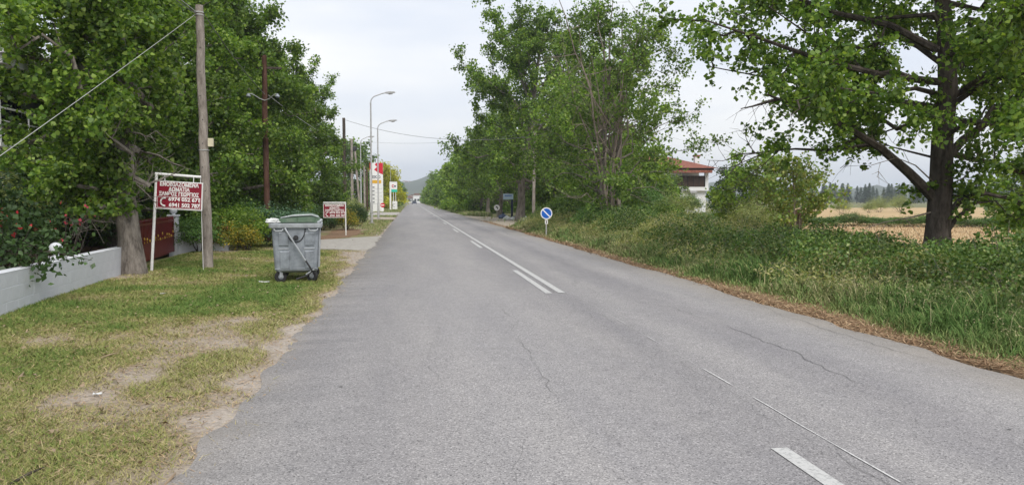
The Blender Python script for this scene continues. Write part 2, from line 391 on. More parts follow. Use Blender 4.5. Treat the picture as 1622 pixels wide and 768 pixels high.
def grow(seed, height, r0, crown_z, crown_r, n_limb=26, n_sec=7, n_twig=8, n_leaf=20, leaf=.11, profile=None, lean=(0, 0),
         trunk_top=.92, limb_rad=.45, bare=0.0, elev=(15, 65), extra=(), spread=1.0, stems=1, auto=True, sec_len=.42, twig_len=.75, sides=9, zsq=1.0, asym=None, six=False, twig_dir=.7):
    """returns (trunk MB, limb MB, leaf verts, leaf faces): trunk(s), limbs, second-order branches, twigs and a leaf for every place on the twigs"""
    rng = np.random.default_rng(seed); tr = MB(); lb = MB(); bare_mb = MB()
    prof = profile or (lambda t: (math.sin(math.pi * min(1, .12 + t * .88) ** .75)) ** .7)
    trunks = []
    for s in range(stems):
        off = np.array([rng.normal() * .25, rng.normal() * .25, 0]) if stems > 1 else np.zeros(3)
        l = np.array([lean[0], lean[1]]) + (rng.normal(size=2) * height * .09 if stems > 1 else 0)
        path = []; rad = []; K = 12
        for k in range(K):
            t = k / (K - 1); w = rng.normal(size=2) * .06 * height * .1 * (k > 1)
            path.append(np.array([off[0] + l[0] * t + w[0], off[1] + l[1] * t + w[1], -.15 + (height * trunk_top + .15) * t]))
            flare = 1.35 if k == 0 else 1.0
            rad.append(max(.015, r0 * flare * (1 - t) ** .8 * (1 if stems == 1 else .62) + .012))
        tr.tube(path, rad, sides); trunks.append((path, rad))
    pos = []; outw = []
    limbs = []
    az = rng.uniform(0, 6.28)
    if auto:
        for i in range(n_limb):
            path, rad = trunks[i % stems]
            t = (i + rng.uniform(0, .9)) / n_limb
            z = crown_z + (height * .9 - crown_z) * t
            tp = min(.98, max(.05, (z - (height - crown_z) * .13) / (height * trunk_top)))
            st = path_at(path, tp); rr = rad[min(int(tp * 11), 11)]
            az += 2.4 + rng.normal() * .3
            e = math.radians(elev[0] + (elev[1] - elev[0]) * t + rng.normal() * 8)
            ln = crown_r * prof(t) * rng.uniform(.75, 1.12)
            end = st + np.array([math.cos(az) * ln * spread, math.sin(az) * ln * spread, math.tan(min(e, 1.25)) * ln * .62 * zsq])
            if asym:
                if end[0] > st[0]: end[0] = st[0] + (end[0] - st[0]) * asym
                if end[1] < st[1]: end[1] = st[1] + (end[1] - st[1]) * .5
            end[2] = min(end[2], height * 1.03)
            limbs.append((bez(st, end, sag=-.04 * ln, n=7, wob=.055 * ln, rng=rng), max(.012, rr * limb_rad), rng.random() < bare, 1.0))
    for ex in extra: limbs.append(ex)
    for path, rr, isbare, leaffrom in limbs:
        target = bare_mb if isbare else lb
        target.tube(path, [max(.006, rr * (1 - .85 * k / (len(path) - 1))) for k in range(len(path))], 6)
        ln = np.linalg.norm(np.asarray(path[-1]) - np.asarray(path[0])); dirv = (np.asarray(path[-1]) - np.asarray(path[0])) / (ln + 1e-9)
        start = .18 if leaffrom == 1.0 else leaffrom
        ns = n_sec if not isbare else max(3, n_sec // 2)
        ns = max(3, int(ns * min(2.0, .4 + ln / max(crown_r, .1) * .8)))
        for j in range(ns):
            t = start + (1 - start) * ((j + rng.uniform(.2, 1)) / ns); t = min(t, 1)
            a = path_at(path, t); dv = dirv * .7 + rng.normal(size=3) * .75; dv[2] += .12; dv /= np.linalg.norm(dv)
            sl = sec_len * crown_r * rng.uniform(.45, 1.0) * (1.15 - .5 * t)
            b = a + dv * sl; sp = bez(a, b, sag=-.03 * sl, n=4, wob=.05 * sl, rng=rng)
            target.tube(sp, [max(.004, rr * .3 * (1 - .8 * k / 3)) for k in range(4)], 4)
            if isbare:
                for q in range(4):
                    a2 = path_at(sp, rng.uniform(.3, 1)); b2 = a2 + (dv + rng.normal(size=3) * .6) * sl * .4
                    bare_mb.tube([a2, b2], [.006, .002], 3, cap=False)
                continue
            for q in range(n_twig):
                tt = (q + rng.uniform(.1, 1)) / n_twig; a2 = path_at(sp, min(1, .1 + .9 * tt))
                d2 = dv * .45 + rng.normal(size=3) * .7; d2 /= np.linalg.norm(d2); tl = twig_len * rng.uniform(.5, 1.1)
                b2 = a2 + d2 * tl; b2[2] -= .06 * tl
                lb.tube([a2, (a2 + b2) / 2 + rng.normal(size=3) * .03, b2], [.006, .004, .002], 3, cap=False)
                u = rng.uniform(.1, 1.05, n_leaf)[:, None]
                pp = a2 * (1 - u) + b2 * u + rng.normal(size=(n_leaf, 3)) * leaf * .75
                pos.append(pp); outw.append(np.repeat(d2[None] * .5, n_leaf, 0))
    pos = np.concatenate(pos); outw = np.concatenate(outw)
    v, f = leaves(rng, pos, leaf, outw, six=six)
    return tr, lb, bare_mb, v, f
def plant_tree(name, data, loc, label, cat='tree', group=None, bark_m='bark', leaf_m='leaf', bare_m='bark_pale', rz=0, sc=1):
    tr, lb, bb, v, f = data
    root = empty(name, loc, rz, label, cat, group); root.scale = (sc, sc, sc)
    tr.build('trunk', M[bark_m], root, smooth=True, fix=False)
    if lb.v: lb.build('limbs', M[bark_m], root, smooth=True, fix=False)
    if bb.v: bb.build('dead_limbs', M[bare_m], root, smooth=True, fix=False)
    cr = link('crown', np_mesh('crown', v, f, M[leaf_m]), root); cr['kind'] = 'stuff'
    return root
def replant(src, loc, label, group=None, rz=0, sc=1, leaf_m=None, scz=None):
    r = copy_tree(src); r.location = loc; r.rotation_euler = (0, 0, rz); r.scale = (sc, sc, scz or sc)
    r['label'] = label
    if group: r['group'] = group
    elif 'group' in r: del r['group']
    if leaf_m:
        for ch in r.children:
            if ch.name.startswith('crown'):
                ch.material_slots[0].link = 'OBJECT'; ch.material_slots[0].material = M[leaf_m]
    return r
def shrub_data(seed, rx, ry, h, n, leaf, stems=9, up=.5, rough=.25, aspect=.7):
    """leaf-sized faces spread over short shoots that fill a lumpy mound"""
    rng = np.random.default_rng(seed); st = MB(); pos = []; ow = []
    shoots = max(20, n // 14)
    d = rng.normal(size=(shoots, 3)); d[:, 2] = np.abs(d[:, 2]) * 1.1 - .25; d /= np.linalg.norm(d, axis=1, keepdims=True)
    r = rng.uniform(.45, 1.0, shoots) ** .6 * (1 + rng.normal(size=shoots) * rough * .5)
    lump = .8 + .4 * vnoise(d[:, 0] * 2.2 + 9, d[:, 1] * 2.2 + d[:, 2] * 2.2, seed)
    tip = np.c_[d[:, 0] * rx, d[:, 1] * ry, h * .42 + d[:, 2] * h * .6] * 1.0
    tip = np.c_[tip[:, :2] * (r * lump)[:, None], np.maximum(.02, h * .42 + (tip[:, 2] - h * .42) * r * lump)]
    k = 14
    for i in range(shoots):
        u = rng.uniform(0, 1, k)[:, None]
        dd = d[i] * np.array([rx, ry, h * .5]) * .28
        p = tip[i] - dd * u + rng.normal(size=(k, 3)) * leaf * .9
        p[:, 2] = np.maximum(p[:, 2], .01); pos.append(p); ow.append(np.repeat(d[i][None], k, 0))
    for s in range(stems):
        i = rng.integers(shoots); st.tube(bez((rng.normal() * .06 * rx, rng.normal() * .06 * ry, -.08), tip[i] * .85, n=4, wob=.03, rng=rng), [.02, .015, .01, .004], 5)
    pos = np.concatenate(pos); ow = np.concatenate(ow)
    v, f = leaves(rng, pos, leaf, ow, up, aspect=aspect)
    return st, v, f
def plant_shrub(name, data, loc, label, mat, cat='bush', group=None, rz=0, sc=1, bark_m='bark_dark'):
    st, v, f = data; root = empty(name, loc, rz, label, cat, group); root.scale = (sc, sc, sc)
    st.build('stems', M[bark_m], root, fix=False)
    o = link('foliage', np_mesh('foliage', v, f, M[mat]), root); o['kind'] = 'stuff'
    return root
def blades(rng, x, y, z, h, w, bend, tone, segs=1):
    """grass blades: triangles (segs 1) or a quad pair ending in a point"""
    n = len(x); a = rng.uniform(0, 2 * math.pi, n); s = np.c_[np.cos(a), np.sin(a), np.zeros(n)] * w[:, None]
    b = rng.uniform(0, 2 * math.pi, n); lean = np.c_[np.cos(b), np.sin(b), np.zeros(n)] * (bend * h)[:, None]
    base = np.c_[x, y, z]; up = np.c_[np.zeros(n), np.zeros(n), h]
    if segs == 1:
        v = np.stack([base - s, base + s, base + up + lean], 1); f = np.arange(n * 3).reshape(n, 3); t = np.repeat(tone, 3)
    else:
        mid = base + up * .6 + lean * .35; tip = base + up * (1 - .3 * np.clip(bend, 0, 1))[:, None] + lean
        v = np.stack([base - s, base + s, mid - s * .7, mid + s * .7, tip], 1); o = np.arange(n)[:, None] * 5
        f = np.concatenate([o + np.array([[0, 1, 3]]), o + np.array([[0, 3, 2]]), o + np.array([[2, 3, 4]])]); t = np.repeat(tone, 5)
    return v.reshape(-1, 3), f, t

# ================================================================== SETTING
rng = np.random.default_rng(7)
EDGE_L, EDGE_R = -1.31, 5.45
# one ground sheet to the horizon
g = MB(); g.add([(-3500, -60, -.12), (3500, -60, -.12), (3500, 4500, -.12), (-3500, 4500, -.12)], [(0, 1, 2, 3)])
tag(g.build('ground', M['far_ground']), kind='structure')
def sheet(name, poly, z, mat, th=.06, sub=None):
    m = MB(); n = len(poly)
    m.add([(p[0], p[1], z) for p in poly] + [(p[0], p[1], z - th) for p in poly],
          [tuple(range(n)), tuple(reversed(range(n, 2 * n)))] + [(i, i + n, (i + 1) % n + n, (i + 1) % n) for i in range(n)])
    return tag(m.build(name, mat), kind='structure')
def ragged(poly, step=.4, amp=.12, seed=3):
    out = []; r = np.random.default_rng(seed)
    for i in range(len(poly)):
        a = Vector(poly[i][:2]); b = Vector(poly[(i + 1) % len(poly)][:2]); n = max(1, int((b - a).length / step))
        for k in range(n):
            p = a.lerp(b, k / n); out.append((p.x + r.normal() * amp, p.y + r.normal() * amp))
    return out
# road: straight carriageway with crumbling edges
ys = [-14.0]
while ys[-1] < 470: ys.append(ys[-1] + (.15 if ys[-1] < 30 else .5 if ys[-1] < 80 else 4))
ys = np.array(ys)
xl = EDGE_L + (fbm(ys * .8, ys * 0 + 3, 5) - .5) * .22 + (vnoise(ys * 4, ys * 0, 6) - .5) * .12
xr = EDGE_R + (fbm(ys * .5, ys * 0 + 7, 8) - .5) * .3 + (vnoise(ys * 3, ys * 0, 9) - .5) * .08
cols = []
for k in range(7):
    t = k / 6; x = xl * (1 - t) + xr * t; z = .035 * abs(math.sin(math.pi * t)) ** .8 + 0 * ys
    cols.append(np.c_[x, ys, z])
cols = [np.c_[xl - .03, ys, -.11 + 0 * ys]] + cols + [np.c_[xr + .03, ys, -.11 + 0 * ys]]
n = len(ys); V = np.concatenate(cols); f = []
for k in range(len(cols) - 1):
    a = np.arange(n - 1) + k * n; f.append(np.c_[a, a + n, a + n + 1, a + 1])
road = link('road', np_mesh('road', V, np.concatenate(f), M['asphalt'], smooth=True)); road['kind'] = 'structure'
def road_z(x): t = np.clip((x - EDGE_L) / (EDGE_R - EDGE_L), 0, 1); return .035 * np.abs(np.sin(math.pi * t)) ** .8
def strip(name, xs, ys_, w, mat, dz=.005):
    m = MB(); vv = []
    for x, y in zip(xs, ys_):
        ww = w if not hasattr(w, '__len__') else w[len(vv) // 2]
        vv += [(x - ww / 2, y, float(road_z(x - ww / 2)) + dz), (x + ww / 2, y, float(road_z(x + ww / 2)) + dz)]
    m.add(vv, [(2 * i, 2 * i + 1, 2 * i + 3, 2 * i + 2) for i in range(len(xs) - 1)])
    return m.build(name, mat, road, fix=False)
for k in range(-1, 14):
    y1 = 4.55 + 12.5 * k; y0 = y1 - 4.3 + 12.5 * 0
    if k == -1: continue
    yy = np.linspace(y0, y1, 5); strip('lane_dash', 2.30 + 0 * yy, yy, .11, M['paint'])
yy = np.concatenate([np.arange(12.8, 60, 1.2), np.arange(60, 440, 8)]); strip('solid_line', 2.53 + 0 * yy, yy, .115, M['paint'])
yy = np.arange(3.9, 13, .09); keep = vnoise(yy * 3, yy * 0, 44)
strip('worn_line', 2.69 + .012 * (vnoise(yy * 2, yy * 0, 4) - .5), yy, list(.0015 + .013 * sstep(.35, .6, keep) * sstep(13, 6, yy)), M['oldline'])
def crack(x0, ya, yb, amp, w, seed, slope=0):
    yy = np.arange(ya, yb, .06); x = x0 + slope * (yy - ya) + (fbm(yy * .8, yy * 0, seed) - .5) * amp + (vnoise(yy * 7, yy * 0, seed + 1) - .5) * .05
    ww = .45 * w * np.clip(vnoise(yy * 1.7, yy * 0, seed + 2) * 2.0 - .35, .08, 1.5)
    strip('crack', x, yy, list(ww), M['crack'], .0045)
crack(1.27, 5.0, 11.5, .35, .008, 1); crack(.62, 3.2, 5.2, .3, .009, 2); crack(3.9, 3.5, 26, .4, .014, 3); crack(2.62, 3.5, 13, .25, .007, 5)
crack(5.15, 4, 14, .35, .012, 6); crack(.1, 6.2, 9.8, .5, .006, 7, .05); crack(3.2, 10, 30, .6, .012, 8); crack(2.43, 12.8, 30, .05, .012, 9); crack(4.5, 22, 60, .5, .02, 10)
for q in range(14):                     # dark pits and patches of missing chippings
    m = MB(); x = rng.uniform(-.9, 5.1); y = 3.6 * (22 / 3.6) ** rng.random(); r = rng.uniform(.008, .03)
    a = np.linspace(0, 6.283, 9)[:-1]; m.add([(x + math.cos(t) * r * rng.uniform(.5, 1.6), y + math.sin(t) * r * rng.uniform(.5, 1.3), float(road_z(x)) + .005) for t in a], [tuple(range(8))])
    m.build('road_pit', M['crack'], road, fix=False)

# left lawn: gridded sheet with a cover attribute (0 sand .. 1 green)
def lawn_tone(x, y):
    a = fbm(x * .55 + 3, y * .42, 21, 5); b = fbm(x * 1.6, y * 1.3 + 5, 31, 4)
    t = .55 + (a - .5) * 1.35 + (b - .5) * .9
    t = t + .16 * sstep(7, 10, y) * sstep(15, 12, y)
    edge = sstep(-2.1, -1.15, x + (b - .5) * 1.6); t = t * (1 - .7 * edge)
    p = np.exp(-(((x + 2.6) / 1.0) ** 2 + ((y - 9.3) / 1.3) ** 2)) + .9 * np.exp(-(((x + 2.6) / .9) ** 2 + ((y - 6.3) / .7) ** 2)) + .8 * np.exp(-(((x + 1.8) / .7) ** 2 + ((y - 23.5) / 2.2) ** 2))
    t = t * (1 - .9 * sstep(-1.62, -1.36, x + .5 * (vnoise(y * 1.7, x * 0 + 2, 35) - .6)))
    return np.clip(t - .3 * p * (.5 + b), 0.0, 1)
def lawn_z(x, y): return -.03 + .03 * (fbm(x * 1.4, y * 1.4, 41) - .35) + .02 * sstep(-1.4, -2.6, x) + .05 * sstep(-3, -5.5, x)
def grid_sheet(name, xs, ys_, zf, tf, mat):
    X, Y = np.meshgrid(xs, ys_); nx, ny = len(xs), len(ys_)
    V = np.c_[X.ravel(), Y.ravel(), zf(X, Y).ravel()]
    i = (np.arange(ny - 1)[:, None] * nx + np.arange(nx - 1)[None]).ravel()
    o = link(name, np_mesh(name, V, np.c_[i, i + 1, i + nx + 1, i + nx], mat, True, {'tone': tf(X, Y).ravel()})); o['kind'] = 'structure'; return o
grid_sheet('lawn', np.arange(-6.6, -1.15, .09), np.concatenate([np.arange(2.5, 20, .1), np.arange(20, 60, .3)]), lawn_z, lawn_tone, M['lawn'])
def wall_x(y): return -5.51 - .0876 * (y - 11.18)
NB = 330000
y = 3.7 * (34 / 3.7) ** rng.random(NB); x = -1.02 - rng.random(NB) * 5.5
t = lawn_tone(x, y); k = (x > -.52 * y - .3) & (x > wall_x(y) + .02) & (rng.random(NB) < (sstep(.06, .45, t) * .95 + .02) * sstep(-1.04, -1.42, x + .5 * (fbm(y * 2.2, y * 0 + x * 2, 33) - .5))) & ~((y > 25.2) & (x > -4.3) & (y < 34.5))
x, y, t = x[k], y[k], t[k]; n = len(x)
tuft = vnoise(x * 5, y * 5, 77)
v, f, tt = blades(rng, x, y, np.where(x > -1.36, np.maximum(lawn_z(x, y), road_z(x) + .002), lawn_z(x, y)), (.012 + .03 * rng.random(n) * (.4 + tuft)) * (1 + .5 * t), .0022 + .0011 * y * .28 * rng.uniform(.6, 1.4, n), rng.uniform(.3, 2.4, n), np.clip(t + rng.normal(size=n) * .2 + .08, 0, 1))
tag(link('lawn_grass', np_mesh('lawn_grass', v, f, M['blade'], False, {'tone': tt})), 'patchy mown green and straw coloured grass beside the road', 'grass', kind='stuff')
n = 26000; y = 3.7 * (24 / 3.7) ** rng.random(n); x = -1.1 - rng.random(n) * 5.2; t = lawn_tone(x, y); k = (x > wall_x(y) + .05) & (rng.random(n) < 1.05 - t) & (fbm(x * 1.1, y * 1.1, 25) > .4); x, y = x[k], y[k]; n = len(x)
a = rng.uniform(0, 6.283, n); ln = rng.uniform(.02, .09, n); w = .001 + .00026 * y; d = np.c_[np.cos(a), np.sin(a), rng.normal(size=n) * .12]; s_ = np.c_[-np.sin(a), np.cos(a), 0 * a] * w[:, None]; p = np.c_[x, y, lawn_z(x, y) + .008 + .018 * rng.random(n)]
v = np.stack([p - s_, p + s_, p + d * ln[:, None] + s_, p + d * ln[:, None] - s_], 1).reshape(-1, 3)
tag(link('dry_clippings', np_mesh('dry_clippings', v, np.arange(4 * n).reshape(n, 4), M['straw'], False, {'tone': np.repeat(np.clip(rng.normal(.75, .3, n), 0, 1), 4)})), 'dry mown clippings lying over the lawn', 'clippings', kind='stuff')
# sand washed over the crumbled left edge of the asphalt
M['sand'] = plain('edge_sand', (.34, .305, .265), .95, var=.25, scale=25, bmp=.5)
def sand(ya, yb, xin, amp, seed, side=-1, x0=EDGE_L):
    yy = np.arange(ya, yb, .05); w = xin + amp * (fbm(yy * 1.2, yy * 0, seed) - .45) * 2 + .05 * (vnoise(yy * 9, yy * 0, seed + 3) - .5); w = np.where(w < .02, .0, w)
    m = MB(); vv = []
    for yq, wq in zip(yy, w):
        xa, xb = (x0 - .03, x0 - .03 + wq) if side < 0 else (x0 + .12, x0 - wq); vv += [(xa, yq, .006), (xb, yq, float(road_z(xb)) + .0055)]
    m.add(vv, [(2 * i, 2 * i + 1, 2 * i + 3, 2 * i + 2) if side < 0 else (2 * i + 1, 2 * i, 2 * i + 2, 2 * i + 3) for i in range(len(yy) - 1)]); m.build('sand_drift', M['sand'], road, fix=False)
# driveway, leaf litter and gravel aprons
sheet('driveway', ragged([(-4.6, 27.0), (-1.7, 25.0), (-1.25, 25.3), (-1.3, 34.6), (-2.4, 33.2), (-4.6, 30.3)], .5, .06, 4), .018, M['concrete'])
sheet('leaf_litter_bed', ragged([(-7.5, 29.5), (-4.4, 31), (-2.6, 34), (-2.2, 38), (-3.2, 44), (-8, 44)], .5, .12, 5), .012, M['litter_soil'])
sheet('gravel_apron', ragged([(-9, 64), (-1.4, 66), (-1.4, 74), (-9, 78)], .6, .2, 6), -.005, M['gravel'])
sheet('gravel_apron', ragged([(-12, 84), (-1.4, 83), (-1.4, 104), (-12, 100)], .8, .25, 7), -.004, M['concrete'])
sheet('garden_soil', [(-14, 4), (wall_x(4) - .1, 4), (wall_x(18) - .1, 18), (-6.9, 18.2), (-7.2, 24), (-7.2, 70), (-30, 70), (-30, 4)], .02, M['litter_soil'])
# right: gravel lay-by, verge, field
sheet('gravel_layby', ragged([(5.2, 47.5), (7.6, 47.8), (13, 56), (13, 74), (8.5, 72), (6.6, 77), (5.2, 82)], .7, .15, 8), -.012, M['gravel'])
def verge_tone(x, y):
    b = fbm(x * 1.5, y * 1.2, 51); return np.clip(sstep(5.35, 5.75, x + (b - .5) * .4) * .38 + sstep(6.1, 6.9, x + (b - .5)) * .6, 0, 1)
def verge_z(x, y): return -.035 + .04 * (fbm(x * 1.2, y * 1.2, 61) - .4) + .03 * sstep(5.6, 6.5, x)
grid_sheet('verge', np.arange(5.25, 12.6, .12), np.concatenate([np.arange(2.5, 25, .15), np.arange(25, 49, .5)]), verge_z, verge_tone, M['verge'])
sheet('dry_field', ragged([(11.8, 3), (70, 3), (70, 36), (40, 40.5), (27, 46.5), (18, 50), (13, 52)], 2, .3, 9), -.03, M['field'])
sheet('far_field', ragged([(26, 52), (44, 43), (85, 40), (150, 70), (160, 160), (70, 150), (30, 75)], 4, .6, 10), -.028, M['field'])
sheet('dry_field', ragged([(-8, 330), (-60, 330), (-60, 420), (-8, 420)], 9, 1, 11), -.03, M['field'])

# straw litter on the road margin
n = 28000; y = 4.2 * (60 / 4.2) ** rng.random(n); x = 5.42 + np.abs(rng.normal(size=n)) * .2 + (fbm(y * .5, y * 0, 8) - .5) * .3
a = rng.uniform(0, 6.283, n); ln = rng.uniform(.03, .13, n); w = .0016 + .00035 * y
d = np.c_[np.cos(a), np.sin(a), rng.normal(size=n) * .18]; s = np.c_[-np.sin(a), np.cos(a), 0 * a] * w[:, None]
p = np.c_[x, y, verge_z(x, y) + .012 + .03 * rng.random(n) * sstep(5.4, 5.8, x)]
v = np.stack([p - s, p + s, p + d * ln[:, None] + s, p + d * ln[:, None] - s], 1).reshape(-1, 3)
tag(link('straw_litter', np_mesh('straw_litter', v, np.arange(4 * n).reshape(n, 4), M['straw'], False, {'tone': np.repeat(np.clip(rng.normal(.5, .28, n), 0, 1), 4)})),
    'orange brown dry straw strewn along the road edge', 'straw', kind='stuff')
# verge grass
n = 105000; y = 4.6 * (48 / 4.6) ** rng.random(n); x = 5.62 + rng.random(n) ** 1.15 * 4.2
b = fbm(x * .9, y * .7, 71); bf = vnoise(x * 2.3, y * 2.3, 72)
k = (x < .93 * y + 1.2) & (rng.random(n) < sstep(5.55, 6.25, x + (b - .5) * .9)); x, y, b, bf = x[k], y[k], b[k], bf[k]; n = len(x)
h = (.07 + .36 * sstep(5.7, 7.0, x + (b - .5) * .8)) * (.4 + 1.1 * bf) * rng.uniform(.5, 1.25, n)
v, f, tt = blades(rng, x, y, verge_z(x, y) - .02, h, .0026 + .00042 * y * rng.uniform(.6, 1.4, n), rng.uniform(.2, 1.5, n), np.clip(.72 + (b - .5) * 1.2 + rng.normal(size=n) * .2 - .3 * sstep(6.3, 5.8, x) - .22 * sstep(16, 28, y), 0, 1), 2)
tag(link('verge_grass', np_mesh('verge_grass', v, f, M['tall'], False, {'tone': tt})), 'tall green uncut grass between the road and the brambles', 'grass', kind='stuff')
# pale seeding stalks
n = 3000; y = 5.5 * (46 / 5.5) ** rng.random(n); x = 6.2 + rng.random(n) * 4.2; k = (x < .93 * y + 1) & (fbm(x * .7, y * .5, 81) > .42); x, y = x[k], y[k]; n = len(x)
h = rng.uniform(.3, .8, n) * (.6 + .4 * sstep(6, 8, x)); v, f, tt = blades(rng, x, y, verge_z(x, y), h, .0016 + .00022 * y, rng.uniform(.1, .7, n), rng.uniform(0, .45, n), 2)
tips = v.reshape(n, 5, 3)[:, 4]; hp = np.repeat(tips, 7, 0) + rng.normal(size=(n * 7, 3)) * np.array([.012, .012, .045])
sv_, sf_ = leaves(rng, hp, .024, aspect=.35); sf3 = np.concatenate([sf_[:, [0, 1, 2]], sf_[:, [0, 2, 3]]]) + len(v)
tag(link('seed_stalks', np_mesh('seed_stalks', np.concatenate([v, sv_]), np.concatenate([f, sf3]), M['tall'], False, {'tone': np.concatenate([tt, np.full(len(sv_), .08)])})),
    'pale seeding grass stalks standing above the verge', 'grass', kind='stuff')
# bramble thicket
def mound(x, y): return (.12 + sstep(6.6, 8.3, x + (fbm(x * .4, y * .3, 90) - .5) * 1.6) * (.12 + 1.3 * fbm(x * .55, y * .5, 91) ** 1.2) * (1 - .55 * sstep(11.2, 12.6, x))) * (1 + .5 * sstep(24, 32, y)) * (1 - .1 * sstep(9, 11, x) * sstep(30, 22, y)) * (.84 + .22 * sstep(22, 12, y))
n = 170000; y = 5.6 * (50 / 5.6) ** rng.random(n); x = 6.5 + rng.random(n) * 6.2; k = (x < .95 * y + 1.4) & (rng.random(n) < sstep(6.5, 7.8, x + (fbm(x, y, 93) - .5) * 1.5)); x, y = x[k], y[k]; n = len(x)
m = mound(x, y) * (.8 + .45 * vnoise(x * 3, y * 3, 94)); z = m * (1 - np.abs(rng.normal(size=n)) * .28); k = z > .03; x, y, z = x[k], y[k], z[k]
sz = .047 + .001 * y; v, f = leaves(rng, np.c_[x, y, z], 1.0, None, .6, aspect=.72)
vv = v.reshape(-1, 4, 3); vv = vv[:, :1] + (vv - vv[:, :1]) * sz[:, None, None]
tag(link('brambles', np_mesh('brambles', vv.reshape(-1, 3), f, M['bramble'])), 'dense bramble thicket along the edge of the dry field', 'brambles', kind='stuff')
n = 85000; y = 11 * (48 / 11) ** rng.random(n); x = 6.3 + rng.random(n) * 4.2; k = (rng.random(n) < sstep(6.2, 7.2, x + (fbm(x, y, 97) - .5) * 1.2) * (.28 + .72 * sstep(18, 25, y))) & (fbm(x * .8, y * .6, 98) > .38); x, y = x[k], y[k]; n = len(x)
m = (.3 + (.45 + .4 * sstep(16, 25, y)) * sstep(6.4, 8.2, x) * fbm(x * .9, y * .8, 99) * 1.3) * (.75 + .5 * vnoise(x * 3.5, y * 3.5, 96)); z = m * (1 - np.abs(rng.normal(size=n)) * .3); k = z > .05; x, y, z = x[k], y[k], z[k]
v, f = leaves(rng, np.c_[x, y, z], .085, None, .2, aspect=.36); tag(link('pale_weeds', np_mesh('pale_weeds', v, f, M['weed_pale'])), 'pale feathery weeds along the verge near the blue disc', 'weeds', kind='stuff')
cm = MB()
for q in range(420):                    # arching bramble canes that poke out of the thicket
    y0 = 6 * (40 / 6) ** rng.random(); x0 = rng.uniform(7, 12)
    if x0 > .93 * y0 + 1: continue
    h0 = float(mound(x0, y0)); a = rng.uniform(0, 6.28); L0 = rng.uniform(.3, .8)
    cm.tube(bez((x0, y0, .02), (x0 + math.cos(a) * L0, y0 + math.sin(a) * L0, h0 * rng.uniform(.8, 1.25)), sag=h0 * .35, n=5), [.005, .0045, .004, .003, .002], 3, cap=False)
tag(cm.build('bramble_canes', M['bark'], fix=False), 'thin arching canes of the bramble thicket', 'canes', kind='stuff')
# far verges, low and thin
for name, xa, xb, seed, lab in (('far_verge_grass', 5.5, 8.6, 3, 'faded long grass along the far verge under the tall trees'), ('far_lawn_grass', -5.0, -1.4, 4, 'rough grass on the far side strip by the lamp posts')):
    r = np.random.default_rng(seed); n = 16000; y = (48 if xa > 0 else 36) * (6.5 ** r.random(n)); x = xa + r.random(n) * (xb - xa)
    k = ~((xa > 0) & (y < 80)) | (r.random(n) < .02); k &= ~((xa < 0) & (((y > 64) & (y < 79)) | ((y > 83) & (y < 104)) | (y < 43) & (x < -2.4)))
    x, y = x[k], y[k]; n = len(x)
    hh = (.35 if xa > 0 else .1) * r.uniform(.4, 1.3, n) * sstep(xa - .2 if xa > 0 else -1.2, xa + 1.2 if xa > 0 else -1.6, x)
    v, f, tt = blades(r, x, y, np.full(n, -.11), hh + .11, .0004 * y, r.uniform(.1, .7, n), np.clip(.45 + r.normal(size=n) * .22, 0, 1), 2)
    tag(link(name, np_mesh(name, v, f, M['tall'], False, {'tone': tt})), lab, 'grass', kind='stuff')
n = 26000; r = np.random.default_rng(9); y = 9 * (5.2 ** r.random(n)); x = 12 + r.random(n) * 26; k = (x < .95 * y + 3) & (y < 52 - .38 * (x - 13)); x, y = x[k], y[k]; n = len(x)
v, f, tt = blades(r, x, y, np.full(n, -.035), r.uniform(.05, .16, n), .0007 * y, r.uniform(.1, .8, n), np.clip(r.normal(.85, .2, n), 0, 1))
tag(link('stubble', np_mesh('stubble', v, f, M['straw'], False, {'tone': tt})), 'short dry stubble covering the tan field', 'stubble', kind='stuff')
# hills
def hills():
    az = np.linspace(-.75, 1.05, 260); rows = []
    for q, (rad, fac) in enumerate([(1300, 0), (1450, .55), (1600, 1.0), (1800, .7), (2100, 0)]):
        hgt = 36 + 14 * (fbm(az * 14 + 3, az * 0 + q * .3, 100) - .5) * 2 + 10 * (fbm(az * 60, az * 0 + q, 101) - .5)
        hgt = hgt + 17 * np.exp(-((az - .03) / .016) ** 2) - 14 * sstep(.25, .5, az)
        rows.append(np.c_[np.sin(az) * rad, np.cos(az) * rad, hgt * fac * rad / 1500 - (.2 if fac == 0 else 0)])
    n = len(az); f = []
    for k in range(len(rows) - 1): a = np.arange(n - 1) + k * n; f.append(np.c_[a, a + 1, a + n + 1, a + n])
    o = link('hills', np_mesh('hills', np.concatenate(rows), np.concatenate(f), M['hill'], True)); o['kind'] = 'structure'
hills()

# ================================================================== TREES
TA0 = grow(11, 11.5, .24, 2.7, 3.3, n_limb=44, n_sec=7, n_twig=10, n_leaf=32, leaf=.1, elev=(-2, 55), asym=.08, lean=(-.9, 1.0), sec_len=.34, twig_len=.5, six=True)
TA = grow(13, 11.5, .24, 2.5, 3.5, n_limb=36, n_sec=7, n_twig=10, n_leaf=28, leaf=.125, elev=(-5, 55), twig_len=.56)
TB = grow(12, 11.0, .22, 2.3, 3.5, n_limb=36, n_sec=7, n_twig=10, n_leaf=28, leaf=.125, elev=(-5, 55), twig_len=.56)
lv = TA0[3].reshape(-1, 6, 3); kp = ~((lv[:, 0, 0] < -2.3) & (lv[:, 0, 2] < 5.3) & (lv[:, 0, 2] > 2.5)) & (lv[:, 0, 2] > 1.3) & ~((lv[:, 0, 0] > .1) & (lv[:, 0, 2] < 3.2)); lv = lv[kp]       # lower limbs cut back on the house side
TA0 = (*TA0[:3], lv.reshape(-1, 3), np.arange(len(lv) * 6).reshape(-1, 6))
